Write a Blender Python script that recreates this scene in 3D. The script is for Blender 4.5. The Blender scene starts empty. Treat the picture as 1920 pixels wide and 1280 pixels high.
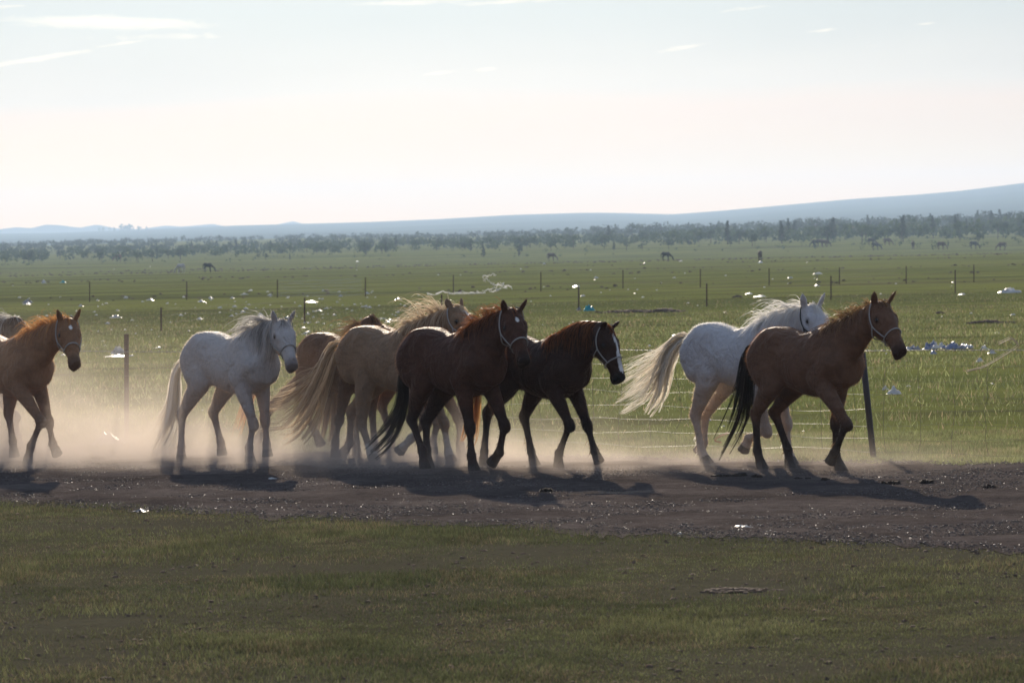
import bpy, math, random
import numpy as np
from mathutils import Vector
rng = np.random.default_rng(7)
random.seed(7)
R = math.radians
S = bpy.context.scene
COL = S.collection

# ------------------------------------------------------------------ camera
F_PX = 8000.0            # focal length in pixels of the 1920 px wide photograph (a 150 mm lens)
CAM_H, PITCH, ROLL = 2.08, math.atan(167 / 8000.0), 0.022
fw = np.array([0, math.cos(PITCH), -math.sin(PITCH)])
up0 = np.array([0, math.sin(PITCH), math.cos(PITCH)])
rt0 = np.array([1.0, 0, 0])
rt = math.cos(ROLL) * rt0 - math.sin(ROLL) * up0
up = math.sin(ROLL) * rt0 + math.cos(ROLL) * up0
CAM = np.array([0, 0, CAM_H])
cd = bpy.data.cameras.new('camera'); co = bpy.data.objects.new('camera', cd); COL.objects.link(co)
from mathutils import Matrix
M = Matrix(((rt[0], up[0], -fw[0], 0), (rt[1], up[1], -fw[1], 0), (rt[2], up[2], -fw[2], CAM_H), (0, 0, 0, 1)))
co.matrix_world = M
cd.sensor_width = 36; cd.lens = F_PX / 1920 * 36
cd.clip_start = 0.5; cd.clip_end = 60000
cd.dof.use_dof = True; cd.dof.focus_distance = 41.0; cd.dof.aperture_fstop = 9.0
S.camera = co

# ------------------------------------------------------------------ sky, sun, exposure
SUN_EL, SUN_AZ = R(16.0), R(-2.5)      # azimuth from +Y towards +X
sdir = Vector((math.sin(SUN_AZ) * math.cos(SUN_EL), math.cos(SUN_AZ) * math.cos(SUN_EL), math.sin(SUN_EL)))
W = bpy.data.worlds.new('World'); S.world = W; W.use_nodes = True
nt = W.node_tree; nt.nodes.clear()
def N(nt, t, **kw):
    n = nt.nodes.new(t)
    for k, v in kw.items():
        if hasattr(n, k): setattr(n, k, v)
        else: n.inputs[k].default_value = v
    return n
def LK(nt, a, b): nt.links.new(a, b)
def math_n(nt, op, a, b=None, c=None, clamp=False):
    n = nt.nodes.new('ShaderNodeMath'); n.operation = op; n.use_clamp = clamp
    for i, v in enumerate((a, b, c)):
        if v is None: continue
        if isinstance(v, (int, float)): n.inputs[i].default_value = v
        else: nt.links.new(v, n.inputs[i])
    return n.outputs[0]
def mix_c(nt, fac, a, b, mode='MIX'):
    n = nt.nodes.new('ShaderNodeMix'); n.data_type = 'RGBA'; n.blend_type = mode
    for i, v in ((0, fac), (6, a), (7, b)):
        if isinstance(v, (int, float)): n.inputs[i].default_value = v
        elif isinstance(v, tuple): n.inputs[i].default_value = (*v[:3], 1)
        else: nt.links.new(v, n.inputs[i])
    return n.outputs[2]
def ramp(nt, fac, stops, interp='LINEAR'):
    n = nt.nodes.new('ShaderNodeValToRGB'); n.color_ramp.interpolation = interp
    e = n.color_ramp.elements
    while len(e) > 1: e.remove(e[0])
    e[0].position = stops[0][0]; e[0].color = (*stops[0][1], 1) if isinstance(stops[0][1], tuple) else (stops[0][1],) * 3 + (1,)
    for p, c in stops[1:]:
        q = e.new(p); q.color = (*c, 1) if isinstance(c, tuple) else (c, c, c, 1)
    nt.links.new(fac, n.inputs[0]); return n.outputs[0]
def noise(nt, vec, scale, detail=4, rough=0.55, dist=0.0):
    n = nt.nodes.new('ShaderNodeTexNoise'); n.inputs['Scale'].default_value = scale
    n.inputs['Detail'].default_value = detail; n.inputs['Roughness'].default_value = rough
    n.inputs['Distortion'].default_value = dist
    if vec is not None: nt.links.new(vec, n.inputs['Vector'])
    return n.outputs[0]
def mapping(nt, vec, scale=(1, 1, 1), loc=(0, 0, 0), rot=(0, 0, 0)):
    n = nt.nodes.new('ShaderNodeMapping'); n.inputs['Scale'].default_value = scale
    n.inputs['Location'].default_value = loc; n.inputs['Rotation'].default_value = rot
    nt.links.new(vec, n.inputs[0]); return n.outputs[0]

sky = nt.nodes.new('ShaderNodeTexSky'); sky.sky_type = 'NISHITA'; sky.sun_disc = False
sky.sun_elevation = SUN_EL; sky.sun_rotation = SUN_AZ
sky.altitude = 600; sky.air_density = 1.0; sky.dust_density = 1.6; sky.ozone_density = 1.2
tc = nt.nodes.new('ShaderNodeTexCoord')
dirv = tc.outputs['Generated']
# thin high veil over the whole sky, plus a few cream streaks of cloud
veil = noise(nt, mapping(nt, dirv, (3, 3, 22)), 1.6, 5, 0.5, 0.4)
SKY_STRENGTH = 0.045
skyc = mix_c(nt, 1.0, sky.outputs[0], (0.70, 0.93, 1.55), "MULTIPLY")
skyb = mix_c(nt, math_n(nt, 'MULTIPLY', veil, 0.75), skyc, (9.5, 11.6, 14.0))
sep = nt.nodes.new('ShaderNodeSeparateXYZ'); LK(nt, dirv, sep.inputs[0])
az = math_n(nt, 'DIVIDE', sep.outputs[0], sep.outputs[1]); el = sep.outputs[2]
wob = noise(nt, mapping(nt, dirv, (90, 90, 420)), 1.0, 7, 0.65, 0.8)
def streak(az0, el0, sa, se, slope=0.0, amp=1.0):
    a = math_n(nt, 'DIVIDE', math_n(nt, 'SUBTRACT', az, az0), sa)
    e = math_n(nt, 'SUBTRACT', math_n(nt, 'SUBTRACT', el, el0), math_n(nt, 'MULTIPLY', math_n(nt, 'SUBTRACT', az, az0), slope))
    e = math_n(nt, 'DIVIDE', e, se)
    r2 = math_n(nt, 'ADD', math_n(nt, 'MULTIPLY', a, a), math_n(nt, 'MULTIPLY', e, e))
    g = math_n(nt, 'EXPONENT', math_n(nt, 'MULTIPLY', r2, -1.0))
    return math_n(nt, 'MULTIPLY', g, amp)
def pxdir(px, py):
    x = (px - 960) / F_PX; y = (640 - py) / F_PX
    v = fw + rt * x + up * y; v /= np.linalg.norm(v); return v[0] / v[1], v[2]
tot = None
for px, py, wpx, hpx, sl, am in ((200, 42, 210, 13, -0.06, 1.25), (60, 112, 150, 6, 0.12, 1.0), (330, 70, 110, 8, -0.03, 0.9), (230, 82, 90, 4, 0.1, .9),
                                 (740, 6, 130, 7, 0, 1.0), (960, 4, 90, 5, 0, .9), (15, 12, 40, 4, 0, .8),
                                 (820, 138, 42, 4, .1, .9), (915, 130, 30, 5, .05, .9), (1278, 90, 50, 6, .12, 1.0), (1390, 18, 55, 5, .08, .9),
                                 (1540, 58, 35, 4, .05, .9), (1730, 45, 30, 3, .05, .8), (1630, 87, 22, 3, 0, .8)):
    a0, e0 = pxdir(px, py)
    s = streak(a0, e0, wpx / F_PX, hpx / F_PX, sl + ROLL, am)
    tot = s if tot is None else math_n(nt, 'MAXIMUM', tot, s)
cm = math_n(nt, 'MULTIPLY', math_n(nt, 'ADD', math_n(nt, 'SUBTRACT', tot, 0.38), math_n(nt, 'MULTIPLY_ADD', wob, 2.2, -1.1)), 0.85, clamp=True)
cm = math_n(nt, 'MULTIPLY', cm, math_n(nt, 'GREATER_THAN', tot, 0.05))
cm = math_n(nt, 'MULTIPLY', cm, math_n(nt, 'GREATER_THAN', sep.outputs[1], 0.0))
# low over the horizon the light comes through warm dusty air and a thin cream cloud sheet, all the way round
K = 60.0
lowc = ramp(nt, math_n(nt, 'MULTIPLY', math_n(nt, 'ABSOLUTE', math_n(nt, 'ADD', el, math_n(nt, 'MULTIPLY_ADD', veil, 0.012, -0.006))), 4.0),
            [(0.0, tuple(v / K for v in (25.2, 12.4, 1.8))), (0.042, tuple(v / K for v in (24.5, 12.4, 2.6))), (0.086, tuple(v / K for v in (22.0, 14.4, 7.0))), (0.134, tuple(v / K for v in (19.9, 14.2, 10.2))),
             (0.150, tuple(v / K for v in (17.0, 14.5, 11.8))), (0.226, tuple(v / K for v in (13.6, 13.6, 12.0))), (0.5, tuple(v / K for v in (11.0, 12.6, 14.0)))])
vm = nt.nodes.new('ShaderNodeVectorMath'); vm.operation = 'SCALE'; LK(nt, lowc, vm.inputs[0]); 
fall = math_n(nt, 'SUBTRACT', 1.0, math_n(nt, 'MULTIPLY', math_n(nt, 'MAXIMUM', math_n(nt, 'SUBTRACT', math_n(nt, 'ABSOLUTE', math_n(nt, 'ADD', az, 0.04)), 0.07), 0.0), 1.4))
fall = math_n(nt, 'MAXIMUM', fall, 0.65)           # the sky dims away from the sun
LK(nt, math_n(nt, 'MULTIPLY', fall, K * 0.90), vm.inputs['Scale'])
vfac = ramp(nt, math_n(nt, 'ABSOLUTE', el), [(0.0, 0.85), (0.07, 0.80), (0.18, 0.35), (0.40, 0.0)])
skyb = mix_c(nt, vfac, skyb, vm.outputs[0])
skyb = mix_c(nt, math_n(nt, 'MULTIPLY', cm, 0.8), skyb, (24.5, 21.3, 16.8))
bg = nt.nodes.new('ShaderNodeBackground'); bg.inputs['Strength'].default_value = SKY_STRENGTH
LK(nt, skyb, bg.inputs[0])
wo = nt.nodes.new('ShaderNodeOutputWorld'); LK(nt, bg.outputs[0], wo.inputs[0])

sl = bpy.data.lights.new('sun', 'SUN'); sl.energy = 4.8; sl.angle = R(0.5); sl.color = (1.0, 0.86, 0.68)
so = bpy.data.objects.new('sun', sl); COL.objects.link(so); so.rotation_euler = sdir.to_track_quat('Z', 'Y').to_euler()
so.location = (-20, 60, 40)
S.view_settings.view_transform = 'Standard'; S.view_settings.look = 'None'
S.view_settings.exposure = 0.36; S.view_settings.gamma = 1.0; S.view_settings.use_curve_mapping = False
S.render.engine = 'CYCLES'
S.cycles.use_denoising = True
S.cycles.max_bounces = 7; S.cycles.diffuse_bounces = 3; S.cycles.glossy_bounces = 2; S.cycles.transmission_bounces = 4
S.cycles.volume_bounces = 1; S.cycles.volume_step_rate = 1.0; S.cycles.volume_max_steps = 96
S.cycles.sample_clamp_indirect = 6.0

# ------------------------------------------------------------------ helpers
def tag(o, label=None, cat=None, group=None, kind=None):
    if label: o['label'] = label
    if cat: o['category'] = cat
    if group: o['group'] = group
    if kind: o['kind'] = kind
    return o
def empty(name, loc=(0, 0, 0), rz=0.0):
    o = bpy.data.objects.new(name, None); COL.objects.link(o); o.location = loc; o.rotation_euler = (0, 0, rz)
    o.empty_display_size = 0.2
    return o
def mesh_np(name, V, Fc, mat, parent=None, smooth=False, color=None):
    """V (n,3); Fc (m,3) or (m,4) int array (or a list of arrays)"""
    V = np.asarray(V, np.float32)
    fl = Fc if isinstance(Fc, list) else [Fc]
    fl = [np.asarray(f, np.int32) for f in fl if len(f)]
    me = bpy.data.meshes.new(name)
    me.vertices.add(len(V)); me.vertices.foreach_set('co', V.ravel())
    loops = np.concatenate([f.ravel() for f in fl]); tots = np.concatenate([np.full(len(f), f.shape[1], np.int32) for f in fl])
    me.loops.add(len(loops)); me.loops.foreach_set('vertex_index', loops)
    me.polygons.add(len(tots)); st = np.concatenate([[0], np.cumsum(tots)[:-1]]).astype(np.int32)
    me.polygons.foreach_set('loop_start', st)
    if smooth: me.polygons.foreach_set('use_smooth', np.ones(len(tots), bool))
    if color is not None:
        ca = me.color_attributes.new('coat', 'FLOAT_COLOR', 'POINT')
        c4 = np.ones((len(V), 4), np.float32); c4[:, :3] = color; ca.data.foreach_set('color', c4.ravel())
    me.update(calc_edges=True); me.validate()
    if mat is not None: me.materials.append(mat)
    o = bpy.data.objects.new(name, me); COL.objects.link(o)
    if parent is not None: o.parent = parent
    return o
def material(name):
    m = bpy.data.materials.new(name); m.use_nodes = True; t = m.node_tree; t.nodes.clear()
    out = t.nodes.new('ShaderNodeOutputMaterial'); return m, t, out
def pbsdf(t, out, **kw):
    b = t.nodes.new('ShaderNodeBsdfPrincipled')
    for k, v in kw.items():
        k = k.replace('_', ' ')
        if isinstance(v, (int, float)): b.inputs[k].default_value = v
        elif isinstance(v, tuple): b.inputs[k].default_value = (*v, 1)
        else: t.links.new(v, b.inputs[k])
    if out is not None: t.links.new(b.outputs[0], out.inputs[0])
    return b
def bump(t, h, strength=0.5, dist=0.02):
    b = t.nodes.new('ShaderNodeBump'); b.inputs['Strength'].default_value = strength; b.inputs['Distance'].default_value = dist
    t.links.new(h, b.inputs['Height']); return b.outputs[0]
def objco(t): return t.nodes.new('ShaderNodeTexCoord').outputs['Object']
def geopos(t): return t.nodes.new('ShaderNodeNewGeometry').outputs['Position']
def tubes(paths, radii, sides=4, closed_tip=True):
    """many tubes -> V,F arrays. paths: list of (k,3) arrays, radii: list of (k,) arrays"""
    Vs, Fs, off = [], [], 0
    for P, r in zip(paths, radii):
        P = np.asarray(P, float); k = len(P); r = np.broadcast_to(np.asarray(r, float), (k,))
        T = np.gradient(P, axis=0); T /= np.linalg.norm(T, axis=1)[:, None] + 1e-9
        ref = np.array([0, 0, 1.0]) if abs(T[:, 2]).mean() < 0.8 else np.array([1.0, 0, 0])
        A = np.cross(T, ref); A /= np.linalg.norm(A, axis=1)[:, None] + 1e-9; B = np.cross(T, A)
        an = np.arange(sides) * 2 * math.pi / sides
        ring = P[:, None, :] + r[:, None, None] * (np.cos(an)[None, :, None] * A[:, None, :] + np.sin(an)[None, :, None] * B[:, None, :])
        Vs.append(ring.reshape(-1, 3))
        i = np.arange(k - 1)[:, None] * sides; j = np.arange(sides)[None, :]; j2 = (j + 1) % sides
        Fs.append(np.stack([i + j, i + j2, i + sides + j2, i + sides + j], -1).reshape(-1, 4) + off)
        for e, base in ((0, 0), (1, (k - 1) * sides)):
            f = np.arange(sides) + base
            if sides == 4: Fs.append((f if e else f[::-1])[None, :] + off)
            elif sides == 3:
                Fs.append(np.array([[f[0], f[1], f[2], f[2]]])[:, :4] * 0 + np.array([[base, base + 1, base + 2, base + 2]]) + off) if False else None
        off += k * sides
    return np.concatenate(Vs), [f for f in Fs if f is not None and f.shape[1] == 4]
def concat_quads(fs): return np.concatenate(fs) if isinstance(fs, list) else fs
def cat(parts):
    """merge [(V,F4)] into one"""
    Vs, Fs, o = [], [], 0
    for V, Fq in parts:
        Fq = concat_quads(Fq); Vs.append(V); Fs.append(Fq + o); o += len(V)
    return np.concatenate(Vs), np.concatenate(Fs)

# pixel -> world helpers used to survey the place from the photograph
def ray(px, py):
    v = fw + rt * (px - 960) / F_PX + up * (640 - py) / F_PX
    return v / np.linalg.norm(v)
def on_ground(px, py, z=0.0):
    d = ray(px, py); t = (z - CAM_H) / d[2]; return CAM + d * t
def at_depth(px, py, Y):
    d = ray(px, py); return CAM + d * (Y / d[1])
def horizon_row(px): return 473 - 0.022 * (px - 960)

# ------------------------------------------------------------------ terrain
def smooth(a, b, x):
    t = np.clip((x - a) / (b - a), 0, 1); return t * t * (3 - 2 * t)
def hash_noise(x, y, s=1.0, seed=0):
    """cheap smooth value noise, vectorised"""
    x = np.asarray(x, float) * s + seed * 17.3; y = np.asarray(y, float) * s + seed * 9.1
    xi, yi = np.floor(x), np.floor(y); fx, fy = x - xi, y - yi
    fx = fx * fx * (3 - 2 * fx); fy = fy * fy * (3 - 2 * fy)
    def h(a, b):
        v = np.sin(a * 127.1 + b * 311.7) * 43758.5453; return v - np.floor(v)
    return (h(xi, yi) * (1 - fx) * (1 - fy) + h(xi + 1, yi) * fx * (1 - fy) + h(xi, yi + 1) * (1 - fx) * fy + h(xi + 1, yi + 1) * fx * fy)
def terrain_z(x, Y):
    x = np.asarray(x, float); Y = np.asarray(Y, float)
    z = np.interp(Y, [0, 760, 1000, 1300, 2000, 2500, 3000], [0, 0, 1.4, 3.6, 9.0, 12.0, 12.0])
    z = z + smooth(300, 900, Y) * (hash_noise(x, Y, 1 / 160.0, 3) - 0.5) * 0.9 * (1 + Y / 1500.0)
    return z
RIDGE = [(-600, 447), (0, 438), (100, 437), (200, 433), (440, 423), (700, 416), (820, 411), (960, 403), (1090, 399), (1150, 399), (1260, 402), (1330, 397),
         (1400, 391), (1500, 382), (1600, 373), (1720, 365), (1800, 358), (1920, 343), (2300, 330), (3000, 330)]
def ground_mesh():
    Y = np.concatenate([np.linspace(-12, 20, 9), 20 * (3000 / 20) ** (np.linspace(0, 1, 170)[1:])])
    u = np.linspace(-1, 1, 121)
    hw = 30 + 0.30 * np.maximum(Y, 0)
    X = hw[:, None] * u[None, :]; YY = np.repeat(Y[:, None], len(u), 1)
    Z = terrain_z(X, YY)
    V = np.stack([X, YY, Z], -1).reshape(-1, 3)
    n, m = X.shape; i = (np.arange(n - 1)[:, None] * m + np.arange(m - 1)[None, :]).ravel()
    return V, np.stack([i, i + 1, i + m + 1, i + m], -1)
def mask_track(x, y):
    """signed distance-like: >0 inside the dirt track"""
    lo = 36.9 + (x + 4.43) * (28.5 - 36.9) / (3.42 + 4.43)
    hi = 48.3 + (x + 5.8) * (39.75 - 48.3) / (4.78 + 5.8)
    return np.minimum(y - lo, hi - y) * 0.72
# grassland material
def mat_ground():
    m, t, out = material('grassland')
    P = geopos(t)
    n1 = noise(t, mapping(t, P, (0.35, 1.0, 1.0)), 0.035, 6, 0.65, 0.3); n2 = noise(t, P, 0.35, 4, 0.6); n3 = noise(t, P, 3.0, 5, 0.65); n4 = noise(t, P, 22.0, 3, 0.7)
    c = ramp(t, n1, [(0.36, (0.112, 0.114, 0.046)), (0.46, (0.172, 0.182, 0.060)), (0.55, (0.275, 0.275, 0.082)), (0.64, (0.185, 0.160, 0.080))])
    c2 = ramp(t, n3, [(0.3, (0.085, 0.100, 0.036)), (0.55, (0.165, 0.19, 0.055)), (0.75, (0.22, 0.21, 0.090))])
    c = mix_c(t, 0.45, c, c2)
    nb = noise(t, mapping(t, P, (0.3, 1.0, 1.0)), 0.09, 5, 0.7, 0.4)
    dirtm = ramp(t, math_n(t, 'ADD', math_n(t, 'MULTIPLY', n2, 0.3), math_n(t, 'ADD', math_n(t, 'MULTIPLY', n3, 0.2), math_n(t, 'MULTIPLY', nb, 0.5))), [(0.52, 0.0), (0.60, 1.0)])
    c = mix_c(t, math_n(t, 'MULTIPLY', dirtm, 0.75), c, (0.085, 0.066, 0.045))
    c = mix_c(t, ramp(t, n4, [(0.5, 0.0), (0.75, 0.5)]), c, (0.05, 0.045, 0.03))
    # the trodden turf this side of the track is thinner and browner than the plain beyond the fence
    sx = t.nodes.new('ShaderNodeSeparateXYZ'); t.links.new(P, sx.inputs[0])
    near = math_n(t, 'MULTIPLY_ADD', math_n(t, 'MULTIPLY_ADD', sx.outputs[0], 0.9, sx.outputs[1]), -0.16, 6.6, clamp=True)
    c = mix_c(t, near, c, mix_c(t, n2, (0.075, 0.064, 0.046), (0.125, 0.115, 0.072)))
    b = pbsdf(t, out, Base_Color=c, Roughness=1.0, Specular_IOR_Level=0.0)
    t.links.new(bump(t, math_n(t, 'ADD', n3, math_n(t, 'MULTIPLY', n4, 0.5)), 0.9, 0.06), b.inputs['Normal'])
    return m
def mat_dirt():
    m, t, out = material('churned_dirt')
    P = geopos(t)
    n1 = noise(t, P, 0.7, 5, 0.6); n2 = noise(t, P, 9, 5, 0.7); n3 = noise(t, P, 45, 4, 0.75)
    c = ramp(t, n1, [(0.3, (0.130, 0.106, 0.095)), (0.5, (0.21, 0.172, 0.155)), (0.7, (0.31, 0.258, 0.232))])
    c = mix_c(t, ramp(t, n2, [(0.4, 0.0), (0.7, 0.6)]), c, (0.07, 0.055, 0.048))
    c = mix_c(t, ramp(t, n3, [(0.55, 0.0), (0.75, 0.55)]), c, (0.48, 0.41, 0.36))
    b = pbsdf(t, out, Base_Color=c, Roughness=1.0, Specular_IOR_Level=0.0)
    t.links.new(bump(t, math_n(t, 'ADD', math_n(t, 'MULTIPLY', n2, 1.0), math_n(t, 'MULTIPLY', n3, 0.7)), 1.0, 0.11), b.inputs['Normal'])
    return m
MG = mat_ground(); MD = mat_dirt()
V, Fq = ground_mesh()
tag(mesh_np('grassland', V, Fq, MG, smooth=True), kind='structure')
# dirt track: a sheet with a ragged, feathered edge and small relief
def track_mesh():
    nu, nv = 900, 150
    a0, a1 = np.array([-24.43, 58.30]), np.array([21.42, 9.24])     # near edge, extended
    b0, b1 = np.array([-25.8, 64.46]), np.array([24.78, 23.59])     # far edge, extended
    u = np.linspace(0.0, 1, nu)
    A = a0 + (a1 - a0) * u[:, None]; B = b0 + (b1 - b0) * u[:, None]
    ja = (hash_noise(u * 400, u * 0, 0.35, 1) - .5) * 1.0 + (hash_noise(u * 400, u * 0, 2.3, 2) - .5) * .8
    jb = (hash_noise(u * 400, u * 0, 0.35, 4) - .5) * 0.8 + (hash_noise(u * 400, u * 0, 2.3, 5) - .5) * .6
    v = np.linspace(0, 1, nv)
    P = A[:, None, :] * (1 - v[None, :, None]) + B[:, None, :] * v[None, :, None]
    P[..., 1] += -ja[:, None] * (1 - v[None]) ** 9 + jb[:, None] * v[None] ** 9
    x, y = P[..., 0], P[..., 1]
    edge = np.minimum(v, 1 - v)[None, :] * np.ones_like(x)
    z = 0.004 + smooth(0, 0.08, edge) * (0.030 * hash_noise(x, y, 1.3, 6) + 0.022 * hash_noise(x + y * .3, y, 3.7, 7) - 0.012)
    z = np.maximum(z, 0.004)
    V = np.stack([x, y, z], -1).reshape(-1, 3)
    i = (np.arange(nu - 1)[:, None] * nv + np.arange(nv - 1)[None, :]).ravel()
    return V, np.stack([i, i + nv, i + nv + 1, i + 1], -1)
V, Fq = track_mesh()
tag(mesh_np('dirt_track', V, Fq, MD, smooth=True), kind='structure')

# hills -------------------------------------------------------------
def mat_hill(name, col):
    m, t, out = material(name); P = geopos(t)
    n = noise(t, P, 0.004, 4, 0.6)
    c = mix_c(t, ramp(t, n, [(0.4, 0.0), (0.6, 1.0)]), tuple(v * 0.8 for v in col), col)
    pbsdf(t, out, Base_Color=c, Roughness=1.0, Specular_IOR_Level=0.0); return m
def ridge(name, prof, Yr, Yf, mat, depth):
    px = np.linspace(prof[0][0], prof[-1][0], 260); row = np.interp(px, [p[0] for p in prof], [p[1] for p in prof])
    rows = []
    top = np.array([at_depth(a, b, Yr) for a, b in zip(px, row)])
    for k, s in enumerate(np.linspace(0, 1, 18)):
        Y = Yf + (Yr - Yf) * s; zb = 10.0 if Yf < 3000 else 0.0
        x = top[:, 0] * (Y / Yr); z = zb + (top[:, 2] - zb) * (s ** 1.35)
        z = z + (hash_noise(x, np.full_like(x, Y), 1 / 150., 5) - .5) * 3 * math.sin(math.pi * s)
        rows.append(np.stack([x, np.full_like(x, Y), z], -1))
    rows.append(np.stack([top[:, 0] * 1.1, np.full(len(px), Yr + depth), top[:, 2] * 0.2], -1))
    V = np.concatenate(rows); n = len(px); i = (np.arange(len(rows) - 1)[:, None] * n + np.arange(n - 1)[None, :]).ravel()
    return tag(mesh_np(name, V, np.stack([i, i + 1, i + n + 1, i + n], -1), mat, smooth=True), kind='structure')
ridge('hill', RIDGE, 6500, 2450, mat_hill('hill_grass', (0.060, 0.075, 0.045)), 150)
FAR = [(-500, 452), (-100, 442), (0, 430), (30, 426), (60, 428), (85, 421), (110, 422), (150, 427), (182, 421), (215, 428), (260, 430), (310, 423),
       (340, 425), (400, 420), (425, 425), (500, 424), (530, 419), (550, 415), (566, 419), (600, 425), (800, 430), (1500, 440)]
ridge('far_mountains', FAR, 8000, 7000, mat_hill('mountain_rock', (0.09, 0.10, 0.08)), 200)

# haze -------------------------------------------------------------
HAZE_D = 1.3e-4
def volume_box(name, lo, hi, mat):
    lo, hi = np.array(lo, float), np.array(hi, float)
    V = np.array([[x, y, z] for x in (lo[0], hi[0]) for y in (lo[1], hi[1]) for z in (lo[2], hi[2])])
    Fq = [[0, 1, 3, 2], [4, 6, 7, 5], [0, 4, 5, 1], [2, 3, 7, 6], [0, 2, 6, 4], [1, 5, 7, 3]]
    return mesh_np(name, V, np.array(Fq), mat)
m, t, out = material('haze_air')
pv = t.nodes.new('ShaderNodeVolumePrincipled'); pv.inputs['Color'].default_value = (0.53, 0.72, 1.0, 1)
pv.inputs['Density'].default_value = HAZE_D; pv.inputs["Anisotropy"].default_value = 0.35
t.links.new(pv.outputs[0], out.inputs['Volume'])
HAZE = True
if HAZE:
    tag(volume_box('haze', (-3000, -40, -1.5), (3000, 8400, 140), m), label='thin pale blue air between the plain and the hills', kind='stuff')
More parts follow.
